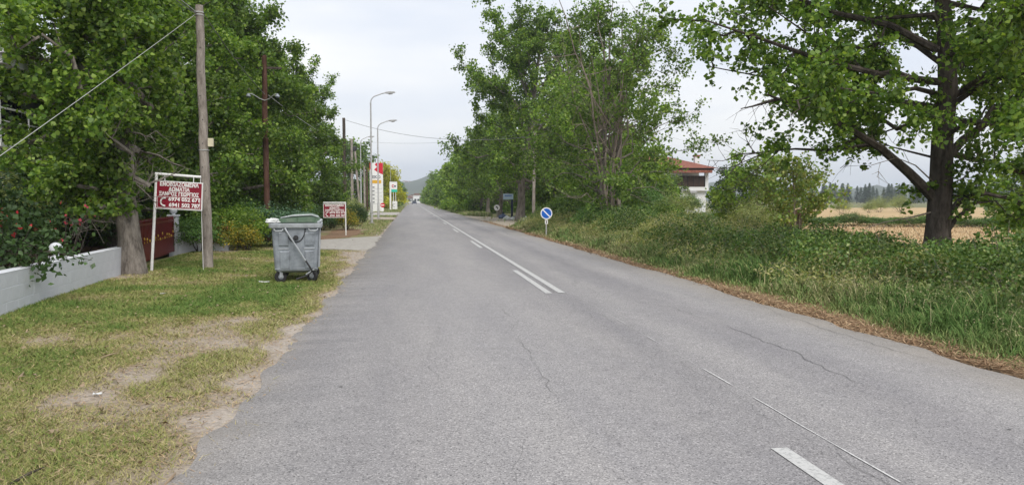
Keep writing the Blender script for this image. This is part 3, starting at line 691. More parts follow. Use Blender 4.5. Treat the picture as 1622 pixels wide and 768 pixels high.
lt = [('0', (-5.86, 17.3), 0, 1.0, 'broad poplar with thick grey trunk hiding the end of the white wall'),
      ('B', (-9.0, 25.2), 1.4, .95, 'tall poplar behind the white gate pillar and shrubs'),
      ('A', (-8.6, 30.2), 4.1, 1.0, 'poplar crowding in between the gate poplar and the brown pole'),
      ('B', (-7.7, 34.5), 3.5, 1.1, 'dense poplar behind the brown utility pole'),
      ('A', (-7.6, 42.5), 2.2, .98, 'dense poplar behind the smaller rooms sign'),
      ('B', (-7.2, 50.5), 5.0, .95, 'last poplar of the roadside row before the dark utility poles')]
ta = tb = None
for kind, (x, y), rz, sc, lab in lt:
    if kind == '0': plant_tree('poplar_tree', TA0, (x, y, 0), lab, group='poplars in a row behind the lawn', leaf_m='leaf', rz=rz)
    elif kind == 'A':
        if ta is None: ta = plant_tree('poplar_tree', TA, (x, y, 0), lab, group='poplars in a row behind the lawn', leaf_m='leaf', rz=rz)
        else: replant(ta, (x, y, 0), lab, 'poplars in a row behind the lawn', rz, sc)
    else:
        if tb is None: tb = plant_tree('poplar_tree', TB, (x, y, 0), lab, group='poplars in a row behind the lawn', leaf_m='leaf_b', rz=rz)
        else: replant(tb, (x, y, 0), lab, 'poplars in a row behind the lawn', rz, sc)
# big tree on the right, its low limbs laid out as they grow
TX, TY = 11.76, 16.0
def lp(pts, dy):                         # limb points: pixel and depth step away from the trunk
    out = []
    for k, (px, py) in enumerate(pts):
        q = P(px, py, TY + dy * k / (len(pts) - 1)); out.append(np.array([q.x - TX, q.y - TY, q.z]))
    return out
ex = [(lp([(1478, 312), (1440, 274), (1395, 235), (1345, 204), (1290, 178), (1215, 150)], -1.2), .125, False, .5),
      (lp([(1385, 228), (1345, 234), (1300, 238), (1260, 236), (1215, 240), (1180, 246)], -.6), .05, False, .6),
      (lp([(1490, 262), (1525, 222), (1570, 190), (1620, 165), (1690, 140)], .6), .12, False, .35),
      (lp([(1495, 240), (1540, 252), (1590, 262), (1640, 285), (1710, 300)], 1.2), .085, False, .4),
      (lp([(1498, 345), (1520, 318), (1560, 306), (1610, 318), (1690, 335)], -.8), .085, False, .45),
      (lp([(1496, 372), (1515, 345), (1545, 322), (1580, 318)], -.4), .07, False, .6),
      (lp([(1480, 335), (1440, 345), (1400, 352), (1370, 362)], -.8), .022, True, 1.0),
      (lp([(1480, 290), (1450, 262), (1420, 250), (1380, 262)], -1.2), .018, True, 1.0),
      (lp([(1490, 300), (1530, 280), (1550, 250), (1545, 225)], -1.0), .018, True, 1.0),
      (lp([(1480, 250), (1440, 240), (1410, 232), (1370, 215)], .8), .03, False, .6),
      (lp([(1485, 130), (1400, 120), (1300, 95), (1200, 60), (1110, 30)], -1.0), .09, False, .2),
      (lp([(1485, 80), (1410, 40), (1320, 20), (1220, -20), (1120, -60)], .8), .09, False, .2),
      (lp([(1485, 170), (1420, 160), (1350, 150), (1250, 130), (1120, 105)], 1.0), .07, False, .3),
      (lp([(1488, 150), (1450, 140), (1400, 150), (1330, 140), (1260, 160)], -2.5), .06, False, .3),
      (lp([(1490, 180), (1560, 130), (1610, 120), (1680, 100)], -2.2), .07, False, .25),
      (lp([(1490, 220), (1540, 190), (1580, 200), (1630, 230)], -3.0), .06, False, .35)]
TR = grow(31, 12.5, .275, 4.4, 5.0, n_limb=33, n_sec=7, n_twig=8, n_leaf=33, leaf=.097, six=True, elev=(14, 54), extra=ex, limb_rad=.34, twig_len=.62, sec_len=.34)
lv = TR[3].reshape(-1, 6, 3); kp = ~((lv[:, 0, 2] < 2.45 + .25 * np.sin(lv[:, 0, 0] * 7)) & (lv[:, 0, 0] < -.9)) & ~((lv[:, 0, 0] < -4.5) & (lv[:, 0, 2] < 3.7)); lv = lv[kp]    # nothing hangs low on the road side
TR = (*TR[:3], lv.reshape(-1, 3), np.arange(len(lv) * 6).reshape(-1, 6))
plant_tree('poplar_tree', TR, (TX, TY, 0), 'large spreading poplar with dark bare trunk at the edge of the dry field', bark_m='bark_dark', leaf_m='leaf', bare_m='bark_pale')
# trees beyond the blue sign
rd = np.random.default_rng(77); dead = []
for k in range(13):
    a0 = np.array([rd.normal() * .25, rd.normal() * .2 - .2, rd.uniform(.6, 3.5)]); b0 = np.array([rd.normal() * 1.7, rd.uniform(-2.6, .2), rd.uniform(7, 12)]); dead.append((bez(a0, b0, sag=-.1, n=7, wob=.16, rng=rd), rd.uniform(.035, .075), True, 1.0))
TC = grow(41, 11.8, .17, 2.6, 4.3, n_limb=38, n_sec=7, n_twig=7, n_leaf=17, leaf=.135, elev=(20, 66), bare=.3, stems=3, lean=(.2, 0), extra=dead)
tc = plant_tree('poplar_tree', TC, (9.4, 36, 0), 'half bare poplar with many pale dead branches above the bushes', leaf_m='leaf_b', bark_m='bark')
TD = grow(42, 16.2, .3, 4.0, 5.3, n_limb=36, n_sec=7, n_twig=8, n_leaf=25, leaf=.17, elev=(8, 62), bare=.06, lean=(1.9, .3), extra=[(bez((.9, 0, 8), (-2.6, -.4, 15.4), n=7, wob=.2, rng=rd), .09, False, .25), (bez((.7, 0, 6), (-4.6, -.8, 11), n=7, wob=.2, rng=rd), .09, False, .25), (bez((1.2, 0, 9), (-.6, -.8, 16.5), n=7, wob=.2, rng=rd), .08, False, .25)])
def lift(D, z0):
    lv = D[3].reshape(-1, 4, 3); lv = lv[lv[:, 0, 2] > z0 + .4 * np.sin(lv[:, 0, 0] * 3 + lv[:, 0, 1] * 2)]; return (*D[:3], lv.reshape(-1, 3), np.arange(len(lv) * 4).reshape(-1, 4))
TD = lift(TD, 2.7)
td = plant_tree('roadside_tree', TD, (8.3, 59, 0), 'tallest tree, with pale leaning trunk by the rubbish bags', leaf_m='leaf', bark_m='bark')
td.scale = (1.02, 1.02, 1.1)
TE = grow(43, 12.5, .24, 3.0, 4.9, n_limb=34, n_sec=7, n_twig=7, n_leaf=15, leaf=.2, elev=(4, 58))
TE = lift(TE, 2.2)
te = plant_tree('roadside_tree', TE, (12.9, 52, 0), 'light green tree behind the slim pole and half bare poplar', leaf_m='leaf_light', bark_m='bark', rz=.4)
replant(te, (14.5, 67, 0), 'dense tree behind the leaning trunk by the rubbish bags', None, 1.2, 1.1, 'leaf_b')
replant(te, (8.8, 76, 0), 'dense tree behind the small pale blue sign', None, 3.0, .93, 'leaf_b')
replant(td, (9.2, 92, 0), 'dark tree reaching a limb over the road beyond the sign', None, 1.5, .72)
TF = grow(44, 9.5, .2, 1.3, 4.6, n_limb=26, n_sec=6, n_twig=6, n_leaf=11, leaf=.34, elev=(-5, 55))
tf = plant_tree('roadside_tree', TF, (9.2, 101, 0), 'mid green rounded tree lining the far right of the road', group='trees lining the far right of the road', leaf_m='leaf')
rr = random.Random(5)
LC = {'leaf': 'mid green', 'leaf_b': 'deep green', 'leaf_light': 'light green'}
for y in (113, 126, 140, 156, 174, 194, 216, 240, 268, 300, 335, 375, 420):
    lc = rr.choice(['leaf', 'leaf_b', 'leaf_light']); replant(tf, (8.9 + rr.uniform(-.4, .8), y, 0), LC[lc] + ' rounded tree lining the far right of the road', 'trees lining the far right of the road', rr.uniform(0, 6), rr.uniform(.85, 1.12), lc)
for x, y, sc in ((14, 66, .9), (15, 84, .95), (16, 104, .9), (17, 130, .9)):
    replant(tf, (x, y, 0), 'second-row tree filling the gap behind the roadside trees', 'second row trees on the right', rr.uniform(0, 6), sc, rr.choice(['leaf', 'leaf_b']))
# far left
replant(tf, (-5.6, 150, 0), 'bright yellow-green tree behind the filling station totem', None, 1, 1.0, 'leaf_yellow')
replant(tf, (-10.5, 140, 0), 'tall grey-green tree rising behind the filling station totem', None, 2, 1.15, 'leaf_b', 1.4)
for x, y, s, sz_ in ((-6.2, 172, .85, .95), (-5.9, 190, .85, .9), (-5.8, 212, .85, .95), (-5.6, 238, .85, .9), (-5.6, 268, .9, .9), (-5.6, 300, .9, .95), (-6, 340, .9, 1), (-6, 390, .9, 1), (-6.5, 440, .9, 1)):
    lc = rr.choice(['leaf', 'leaf_light']); replant(tf, (x, y, 0), LC[lc] + ' rounded tree lining the far left of the road', 'trees lining the far left of the road', rr.uniform(0, 6), s, lc, sz_)
for x, y, s in ((-13, 78, .62), (-16, 92, .6), (-12.5, 108, .5), (-20, 70, .7)):
    replant(tf, (x, y, 0), 'low round tree behind the row of utility poles', 'trees behind the utility poles', rr.uniform(0, 6), s, 'leaf_b')
for x, y, s in ((-11.5, 30, .75), (-12, 38, .8), (-12.2, 47, .8), (-13, 55, .8), (-12, 62, .55)):
    replant(tf, (x, y, 0), 'garden tree standing behind the roadside poplars', 'garden trees behind the poplars', rr.uniform(0, 6), s, 'leaf_b')
# around the house and the field
replant(tf, (36.5, 84, 0), 'dark evergreen tree beside the red roofed house', None, .7, .62, 'leaf_dark')
replant(tf, (27.0, 80, 0), 'green tree in front of the red roofed house', None, 2.7, .5, 'leaf_b')
replant(tf, (21, 66, 0), 'green garden tree left of the red roofed house', None, 4, .58, 'leaf')
for x, y, s, r in ((39, 45, .5, 0), (44.5, 47, .6, 2), (36, 38, .36, 4)):
    replant(tf, (x, y, 0), 'green tree at the far side of the dry field', 'trees beyond the dry field', r, s, 'leaf_light')
TS = grow(51, 3.4, .07, 1.0, 1.9, n_limb=16, n_sec=5, n_twig=5, n_leaf=13, leaf=.13, elev=(15, 50), stems=2, sec_len=.4, twig_len=.5)
plant_tree('sumac_tree', TS, (17.6, 33.5, 0), 'small tree with rust tinted leaves and bent pale stem by the shed', leaf_m='leaf_rust', bark_m='bark_pale', sc=1.12)
ts2 = plant_tree('small_tree', grow(52, 3.6, .07, .8, 1.9, n_limb=16, n_sec=5, n_twig=5, n_leaf=14, leaf=.14, elev=(5, 50), sec_len=.4, twig_len=.5), (17.5, 37.5, 0), 'small bright green tree behind the rust tinted one', leaf_m='leaf_light', sc=1.2)
# distant conifers
def conifer(seed):
    r = np.random.default_rng(seed); m = MB(); H = 9.5
    for k in range(26):
        t = k / 26; z = .8 + t * (H - .8); R = (1 - t) ** .7 * 2.5 * r.uniform(.75, 1.2) + .1
        for q in range(6):
            a = r.uniform(0, 6.28); d = np.array([math.cos(a), math.sin(a), -.25]); s = np.array([-math.sin(a), math.cos(a), 0]); c = np.array([0, 0, z])
            m.add([c + np.array([0, 0, .35]), c + d * R * .6 + s * .3, c + d * R, c + d * R * .6 - s * .3], [(0, 1, 2, 3)])
    t = MB(); t.tube([(0, 0, -.2), (0, 0, H * .95)], [.16, .02], 6)
    return t, m
cs = []
for sd_ in (1, 2, 3):
    t, m = conifer(sd_); root = empty('conifer', (0, 0, 0), 0, 'dark conifer in the wood beyond the far field', 'tree', 'conifers beyond the far field')
    t.build('trunk', M['bark_dark'], root, fix=False); m.build('crown', M['leaf_conifer'], root, fix=False)['kind'] = 'stuff'; cs.append(root)
for i in range(120):
    src = cs[i % 3]; o = src if i < 3 else copy_tree(src)
    x = 188 + i * 1.45 + rr.uniform(-1, 1); o.location = (x, 380 + rr.uniform(-16, 26), 0); s = rr.uniform(.75, 1.15); o.scale = (s * 1.4, s * 1.4, s); o.rotation_euler = (0, 0, rr.uniform(0, 6))

# ================================================================== SHRUBS
D_round = shrub_data(61, 1, 1, 1.5, 5200, .075)
D_gold = shrub_data(62, .55, .55, .95, 2600, .06)
D_big = shrub_data(63, 1.7, 1.7, 2.4, 9000, .12)
D_wisp = shrub_data(64, 1.3, 1.3, 1.9, 7000, .09, rough=.5, aspect=.4)
def sh(name, D, loc, label, mat, group=None, sc=1, rz=0, src={}):
    key = id(D)
    if key not in src:
        src[key] = plant_shrub(name, D, loc, label, mat, group=group, sc=sc, rz=rz); return src[key]
    r = copy_tree(src[key]); r.name = name; r.location = loc; r.rotation_euler = (0, 0, rz); r.scale = (sc, sc, sc) if not hasattr(sc, '__len__') else sc; r['label'] = label
    if group: r['group'] = group
    elif 'group' in r: del r['group']
    for ch in r.children:
        if ch.name.startswith('foliage'): ch.material_slots[0].link = 'OBJECT'; ch.material_slots[0].material = M[mat]
    return r
# hedge and bushes on the left
sh('hedge_bush', D_round, (-6.35, 24.3, 0), 'dark leafy bush just behind the grey utility pole', 'leaf_shrub', sc=.8)
sh('golden_bush', D_gold, (-5.75, 24.7, 0), 'golden variegated bush with the brighter top, next to the utility pole', 'leaf_gold', sc=1.0)
sh('golden_bush', D_gold, (-5.0, 24.7, 0), 'low golden bush close to the grey bin', 'leaf_gold', rz=2, sc=.9)
sh('hedge_bush', D_round, (-5.45, 26.0, 0), 'light green upright bush between the golden bushes and the juniper', 'leaf_light', sc=1.0, rz=1)
sh('juniper_bush', D_round, (-4.55, 26.9, 0), 'blue-green juniper behind the bin', 'juniper', sc=(1.05, 1.05, .95), rz=2)
sh('juniper_bush', D_round, (-4.4, 29.4, 0), 'second blue-green juniper further along the hedge', 'juniper', sc=(1.0, 1.0, .9), rz=3)
for k, (x, y, s) in enumerate(((-6.2, 29.5, 1.1), (-6.1, 32, 1.1), (-5.6, 34.6, 1.05), (-5.2, 37, 1.0), (-4.9, 39.2, .95), (-4.6, 41.4, .9), (-4.4, 43.6, .85), (-4.5, 46, .95), (-4.8, 48.8, 1.0), (-4.9, 52, 1.05), (-5.1, 56, 1.1))):
    sh('hedge_bush', D_round, (x, y, 0), 'clipped very dark bush in the long hedge under the poplars' if k % 3 else 'clipped fresher green bush in the long hedge under the poplars', 'leaf_dark' if k % 3 else 'leaf_shrub', 'bushes of the long hedge', s, k * 1.3)
sh('golden_bush', D_gold, (-3.35, 42.0, 0), 'yellow bush right of the smaller rooms sign', 'leaf_gold', rz=1, sc=1.2)
sh('hedge_bush', D_round, (-3.2, 48.5, 0), 'dark clipped bush at the foot of the first street lamp', 'leaf_dark', sc=(.65, .65, .95), rz=1)
sh('hedge_bush', D_round, (-4.3, 60, 0), 'grey-green bush behind the street lamps', 'leaf_grey', sc=1.0, rz=4)
sh('hedge_bush', D_round, (-5.2, 66.5, 0), 'larger grey-green bush among the utility poles', 'leaf_grey', sc=1.2, rz=5)
# garden behind the wall
sh('garden_shrub', D_big, (-7.4, 12.2, 0), 'big dark shrub leaning over the white wall', 'leaf_dark', sc=.86)
sh('garden_shrub', D_big, (-7.9, 15.4, 0), 'dark flowering shrub between the ball pillar and the poplar', 'leaf_dark', rz=2, sc=.8)
sh('olive_shrub', D_wisp, (-9.3, 17.5, 0), 'grey-green feathery shrub below the balcony', 'leaf_grey', sc=1.35)
for k, (x, y, s) in enumerate(((-9.6, 12.5, .9), (-10.4, 20.5, 1.0), (-9.8, 24, 1.0), (-9.6, 28.5, 1.1), (-9.4, 33, 1.1), (-9.2, 38, 1.1), (-9.2, 43, 1.1), (-9, 48, 1.1), (-9, 53, 1.1))):
    sh('garden_shrub', D_big, (x, y, 0), 'dark garden shrub deep behind the wall and poplars', 'leaf_dark', 'garden shrubs deep behind the wall', s, k)
rf = np.random.default_rng(3)
def blossoms(name, c, r, n, mat, lab):
    pos = np.array(c) + rf.normal(size=(n, 3)) * r; v, f = leaves(rf, pos, .085, None, .2)
    pos2 = np.array(c) + rf.normal(size=(n * 3, 3)) * r; v2, f2 = leaves(rf, pos2, .1, None, .2)
    root = empty(name, (0, 0, 0), 0, lab, 'flowers'); st = MB()
    for q in range(10): st.tube([(c[0] + rf.normal() * .05, c[1] + rf.normal() * .05, 0), pos[q]], [.012, .004], 4)
    st.build('stems', M['bark_dark'], root, fix=False); link('blossoms', np_mesh('blossoms', v, f, M[mat]), root)['kind'] = 'stuff'
    link('foliage', np_mesh('foliage', v2, f2, M['leaf_dark']), root)['kind'] = 'stuff'
blossoms('red_flowers', (-6.55, 13.4, 1.25), (.14, .2, .08), 40, 'flower_red', 'cluster of bright red flowers over the wall')
blossoms('pink_flowers', (-6.55, 15.6, 1.2), (.26, .4, .18), 26, 'flower_pink', 'dull pink flowers on a shrub behind the wall')
blossoms('pink_flowers', (-5.75, 24.7, .75), (.1, .1, .06), 14, 'flower_pink', 'small pink blossoms beside the white gate pillar')
# branch of the garden shrub that hangs over the wall
br = empty('overhanging_branch', (0, 0, 0), 0, 'leafy branch hanging over the white wall in front of the ball pillar', 'branch')
bp = [P(20, 395, 12.6), P(60, 398, 12.4), P(100, 402, 12.3), P(145, 412, 12.2)]
m = MB(); m.tube([Vector((-7.3, 12.3, 0.3))] + bp, [.03, .018, .012, .008, .003], 5); pos = []
for q in range(75):
    t = rf.uniform(.05, 1); pos.append(path_at([np.array(b) for b in bp], t) + rf.normal(size=3) * np.array([.05, .09, .07]))
for q in range(330):
    pos.append(np.array(P(rf.uniform(-10, 90), rf.uniform(385, 432), 12.4)) + rf.normal(size=3) * .14)
for q in range(14):
    i = rf.integers(75, len(pos)); m.tube([bp[1] + Vector((rf.normal() * .2, 0, 0)), Vector(pos[i])], [.008, .003], 3)
v, f = leaves(rf, np.array(pos), .105, None, .5, aspect=.6); m.build('limb', M['bark_dark'], br, fix=False); link('foliage', np_mesh('foliage', v, f, M['leaf_dark']), br)['kind'] = 'stuff'
# agave by the lamps
ag = empty('agave', (-3.35, 57, 0), 0, 'pale spiky agave between the street lamps', 'plant')
for q in range(22):
    a = q * 2.4; e = .35 + .9 * (q / 22); L0 = rf.uniform(.9, 1.3); d = Vector((math.cos(a) * math.cos(e), math.sin(a) * math.cos(e), math.sin(e))); s = Vector((-math.sin(a), math.cos(a), 0))
    m = MB(); b0 = Vector((0, 0, .02)); mid = b0 + d * L0 * .45; tip = b0 + d * L0 - Vector((0, 0, .12 * math.cos(e)))
    u = s.cross(d) * -.03
    m.add([b0 - s * .06, b0 + s * .06, mid - s * .08, mid + s * .08, tip, mid + u, b0 + u], [(0, 1, 6), (1, 3, 5, 6), (0, 6, 5, 2), (2, 5, 4), (5, 3, 4)]); m.build('leaf', M['agave'], ag, fix=False)
# right: bushes round the trees, by the shed and the hedge across the field
for k, (x, y, s, mat, lab) in enumerate(((13.2, 37.5, 1.0, 'leaf_grey', 'pale feathery bush in front of the red roofed house'), (15.2, 33.0, .8, 'leaf_grey', 'grey-green feathery bush left of the shed'), (17.0, 38, .85, 'leaf_grey', 'grey-green bush behind the small rust tinted tree'))):
    sh('tamarisk_bush', D_wisp, (x, y, 0), lab, mat, sc=s, rz=k)
for k, (x, y, s) in enumerate(((10.5, 31.5, .62), (8.4, 35, .6), (10.6, 38, .85), (12.2, 41, .95), (9.0, 43, .9), (13.8, 44, 1.0), (11, 50, .9), (14, 54, 1.1), (12.8, 62, 1.0), (13.5, 71, 1.1), (11.5, 80, .9))):
    sh('thicket_bush', D_big, (x, y, -.05), 'fresh green bush in the undergrowth below the roadside trees' if k % 2 else 'olive green bush in the undergrowth below the roadside trees', 'leaf_shrub' if k % 2 else 'leaf_b', 'undergrowth bushes below the roadside trees', s, k * 1.7)
sh('garden_shrub', D_big, (34.6, 93, 0), 'green shrub hiding the lower wall of the red roofed house', 'leaf_b', sc=.95, rz=2)
sh('garden_shrub', D_big, (38.2, 92, 0), 'green shrub at the right corner of the red roofed house', 'leaf_shrub', sc=.8, rz=4)
for k in range(26):
    t = k / 25; x = 19 + 23 * t; y = 49.2 - 10.2 * t - 3 * t * (1 - t)
    sh('hedgerow_bush', D_round, (x, y, -.05), 'low green bush in the hedgerow crossing the dry field' if k % 3 else 'low bramble clump in the hedgerow crossing the dry field', 'leaf_shrub' if k % 3 else 'bramble', 'hedgerow across the dry field', (.95, .8, rr.uniform(.42, .62)), k * 2.1)
for k, (x, y, s) in enumerate(((58, 92, .8), (62, 96, 1.1), (67, 99, 1.25), (71, 96, 1.0), (76, 98, 1.1), (82, 100, 1.2), (90, 100, 1.2), (52, 88, .9))):
    sh('field_bush', D_wisp, (x, y, -.05), 'pale grey-green bush at the end of the far field', 'leaf_grey', 'bushes at the end of the far field', s, k)

# ================================================================== WALL, GATE, HOUSE ON THE LEFT
WY0, WY1 = 6.6, 17.7
wa = Vector((wall_x(WY0), WY0, 0)); wb = Vector((wall_x(WY1), WY1, 0)); wl = (wb - wa).length; wang = math.atan2(wb.y - wa.y, wb.x - wa.x)
wall = empty('garden_wall', (wa.x, wa.y, 0), wang, 'low white painted block wall along the left of the lawn', 'wall')
m = MB(); m.box(0, wl, -.006, .19, -.1, .6); m.build('wall_core', M['whitewall'], wall)
bm_ = MB(); bm_.box(.003, .397, -.009, .1, .003, .193); bmesh_ = bm_.mesh('block', M['whitewall'])
bb2 = bmesh.new(); bb2.from_mesh(bmesh_); bmesh.ops.bevel(bb2, geom=bb2.edges[:], offset=.002, segments=1, affect='EDGES'); bb2.to_mesh(bmesh_); bb2.free()
for r in range(3):
    x = -.2 * (r % 2)
    while x < wl - .3:
        o = link('block', bmesh_, wall); o.location = (max(x, -.004), rr.uniform(-.001, .001), .0 + r * .2); x += .4
m = MB(); m.box(-.01, wl + .01, -.011, .195, .596, .612); m.build('coping', M['whitewall'], wall, bevel=.006)
def pillar(loc, h, w, lab, rz=0):
    p = empty('wall_pillar', loc, rz, lab, 'pillar'); m = MB(); m.box(-w / 2, w / 2, -w / 2, w / 2, -.1, h); m.build('shaft', M['whitewall'], p, bevel=.008)
    m = MB(); m.box(-w / 2 - .03, w / 2 + .03, -w / 2 - .03, w / 2 + .03, h, h + .05); m.build('cap', M['whitewall'], p, bevel=.008)
    m = MB(); m.lathe([(.05, 0), (.05, .05)], (0, 0, h + .05), 12); m.ball((0, 0, h + .05 + .125), .105, 20, 12); m.build('ball', M['whitewall'], p, smooth=True); return p
yb = 13.0
for yb in np.arange(12, 16, .02):
    q = P(92, 400, yb)
    if abs(q.x - (wall_x(yb) - .1)) < .03: break
pillar((wall_x(yb) - .11, float(yb), 0), .62, .2, 'short white pillar with ball finial set in the low wall', wang)
GP = G(272, 402); pillar((-6.98, 24.1, 0), 1.12, .24, 'tall white gate pillar with ball finial at the red gate')
rw = empty('return_wall', (-6.86, 24.15, 0), 0, 'short sloping white wall running from the gate pillar into the shrubs', 'wall')
m = MB(); m.add([(0, -.08, -.1), (1.3, .5, -.1), (1.3, .5, .5), (.5, .15, .72), (.2, 0.01, .66), (0, -.08, .66), (0, .1, -.1), (1.3, .68, -.1), (1.3, .68, .5), (.5, .33, .72), (.2, .19, .66), (0, .1, .66)],
            [(0, 1, 2, 3, 4, 5), (11, 10, 9, 8, 7, 6), (0, 6, 7, 1), (1, 7, 8, 2), (2, 8, 9, 3), (3, 9, 10, 4), (4, 10, 11, 5), (5, 11, 6, 0)]); m.build('wall_body', M['whitewall'], rw)
ga = Vector((-6.22, 18.0, 0)); gb = Vector((-6.95, 23.96, 0)); gl = (gb - ga).length; gang = math.atan2(gb.y - ga.y, gb.x - ga.x)
gate = empty('metal_gate', ga, gang, 'dark red metal gate with gold ornaments between poplar and white pillar', 'gate')
for i, (a, b) in enumerate(((.02, gl / 2 - .02), (gl / 2 + .02, gl - .02))):
    m = MB(); m.box(a, b, -.02, .02, .10, .15); m.box(a, b, -.02, .02, .98, 1.03); m.box(a, a + .05, -.021, .021, .08, 1.06); m.box(b - .05, b, -.021, .021, .08, 1.06); m.box(a, b, -.018, .018, .5, .54)
    lf = m.build('gate_leaf', M['gate_red'], gate)
    m = MB(); m.box(a + .05, b - .05, -.012, .012, .15, .5); m.build('lower_panel', M['gate_red'], lf)
    m = MB(); m.box(a + .05, b - .05, .014, .02, .55, .97); m.build('backing_sheet', M['gate_red'], lf)
    nb = 18
    for k in range(nb):
        x = a + .1 + (b - a - .2) * k / (nb - 1); m = MB(); m.tube([(x, -.012, .53), (x, -.012, 1.0)], .009, 6); m.tube([(x, -.012, 1.03), (x, -.012, 1.08), (x, -.012, 1.15)], [.008, .02, .002], 6); m.build('bar', M['gate_red'], lf, fix=False)
        if k % 2 == 0:
            m = MB(); zz = .62 + .07 * math.sin(k * 1.3); m.tube([(x, -.028, zz - .04), (x, -.03, zz), (x, -.028, zz + .05)], [.004, .022, .003], 6); m.lathe([(.02, -.006), (.02, .006)], (x, -.03, .56), 8, 'Y'); m.build('ornament', M['gold'], lf, fix=False)
    for z in (.3, .9):
        m = MB(); xx = gl - .01 if i else .01; m.box(xx - .06, xx + .06, -.03, .0, z - .02, z + .02); m.build('hinge', M['dark_metal'], lf)
hs = empty('apartment_house', (-12.6, 24, 0), 0, 'white house with railed balcony seen behind the leaves above the white wall', 'house')
m = MB(); m.box(-9, 0, 0, 12, -.1, 3.0); m.build('ground_floor_wall', M['brick'], hs)
m = MB(); m.box(-9, -.01, .01, 11.99, 3.0, 6.2); m.build('upper_wall', M['plaster'], hs)
m = MB(); m.box(-9, 1.75, -1.6, 12, 2.95, 3.15); m.build('balcony_slab', M['plaster'], hs)
m = MB(); m.box(-9.4, 2.0, -1.9, 12.4, 5.2, 5.45); m.build('eave_slab', M['plaster_grey'], hs)
m = MB(); m.add([(-9.5, -2.0, 5.452), (2.1, -2.0, 5.452), (2.1, 12.5, 5.452), (-9.5, 12.5, 5.452), (-6, 4.5, 7.4), (-1.5, 4.5, 7.4)], [(0, 1, 5, 4), (1, 2, 5), (2, 3, 4, 5), (3, 0, 4), (3, 2, 1, 0)]); m.build('roof', M['plaster_grey'], hs)
rl = MB(); rl.tube([(-9, -1.5, 4.1), (1.65, -1.5, 4.1), (1.65, 11.9, 4.1)], .03, 8); rl.tube([(-9, -1.5, 3.75), (1.65, -1.5, 3.75), (1.65, 11.9, 3.75)], .018, 8); rl.tube([(-9, -1.5, 3.4), (1.65, -1.5, 3.4), (1.65, 11.9, 3.4)], .018, 8)
ro = rl.build('railing', M['white'], hs)
for k in range(9): m = MB(); m.tube([(-8.6 + k * 1.28, -1.5, 3.15), (-8.6 + k * 1.28, -1.5, 4.1)], .022, 6); m.build('railing_post', M['white'], ro)
for k in range(8): m = MB(); m.tube([(1.65, .2 + k * 1.6, 3.15), (1.65, .2 + k * 1.6, 4.1)], .022, 6); m.build('railing_post', M['white'], ro)
for x0, x1, z0, z1 in ((-2.2, -.4, 3.16, 5.0), (-6, -4, 3.16, 5.0), (-2.6, -1, .9, 2.2), (-6.4, -4.8, .9, 2.2)):
    w = MB(); w.box(x0, x1, -.05, .02, z0, z1); wo = w.build('window', M['white'], hs); w = MB(); w.box(x0 + .08, x1 - .08, -.056, -.03, z0 + .08, z1 - .08); w.build('pane', M['glass'], wo)
for y0, y1 in ((1.5, 3.3), (5.5, 7.3)):
    w = MB(); w.box(-.03, .05, y0, y1, 3.16, 5.0); wo = w.build('window', M['white'], hs); w = MB(); w.box(.0, .056, y0 + .08, y1 - .08, 3.24, 4.92); w.build('pane', M['glass'], wo)
for k, z in enumerate((0,)):
    m = MB(); m.tube([(1.6, -1.45, -.1), (1.6, -1.45, 2.95)], .12, 10); m.tube([(1.6, -1.45, 3.15), (1.6, -1.45, 5.2)], .1, 10); m.build('column', M['plaster'], hs)

# ================================================================== ROOMS SIGNS
def rooms_sign(loc, W, Hh, zc, frame, lab, rz=0, tilt=0):
    s = empty('rooms_sign', loc, rz, lab, 'sign', 'maroon rooms signs'); s.rotation_euler = (0, tilt, rz)
    fr = MB(); [fr.tube(p, r, 10) for p, r in frame]; fr.build('frame', M['white'], s, smooth=True, fix=False)
    m = MB(); m.box(-W / 2, W / 2, -.02, .015, zc - Hh / 2, zc + Hh / 2); bd = m.build('board', M['white'], s, bevel=.003)
    m = MB(); m.box(-W / 2 + .022, W / 2 - .022, -.0235, -.0195, zc - Hh / 2 + .022, zc + Hh / 2 - .022); m.build('face', M['maroon'], bd)
    fy = -.0262
    for tx, dz, wd_, sz in (('ΕΝΟΙΚΙΑΖΟΜΕΝΑ', .43, .84, .112), ('ΔΩΜΑΤΙΑ', .235, .46, .108), ('ΞΑΝΘΟΣ ΓΕΩΡΓΙΟΣ', .045, .86, .108)):
        text_part(tx, sz * Hh / .6 * 1.02, wd_ * W * .98, M['letter'], bd, (0, fy, zc + dz * Hh * .88), bold=.0045)
    for tx, dz in (('6974 052 671', -.14), ('6941 502 787', -.345)):
        text_part(tx, .112 * Hh / .6, .66 * W, M['letter'], bd, (.12 * W, fy, zc + dz * Hh), bold=.004)
    m = MB(); x0, x1, z0, z1 = -.455 * W, .455 * W, zc - .45 * Hh, zc - .058 * Hh; e = .007
    for b in ((x0, x1, z0, z0 + e), (x0, x1, z1 - e, z1), (x0, x0 + e, z0 + e, z1 - e), (x1 - e, x1, z0 + e, z1 - e)): m.box(b[0], b[1], -.0262, -.0236, b[2], b[3])
    m.build('border', M['letter'], bd)
    m = MB(); cx, cz, q = -.345 * W, zc - .245 * Hh, .125 * Hh; pth = []
    for k in range(9): a = math.radians(115 + 130 * k / 8); pth.append((cx + .05 * W + math.cos(a) * q * 1.1, -.026, cz + math.sin(a) * q * 1.15))
    m.tube(pth, [.012 * W + .005] * 9, 6); m.tube([pth[0], (pth[0][0] + .07 * W * .8, -.026, pth[0][2] + .005)], [.022, .019], 6); m.tube([pth[-1], (pth[-1][0] + .05 * W, -.026, pth[-1][2] - .01)], [.024, .02], 6)
    m.build('handset', M['letter'], bd, fix=False)
    return s
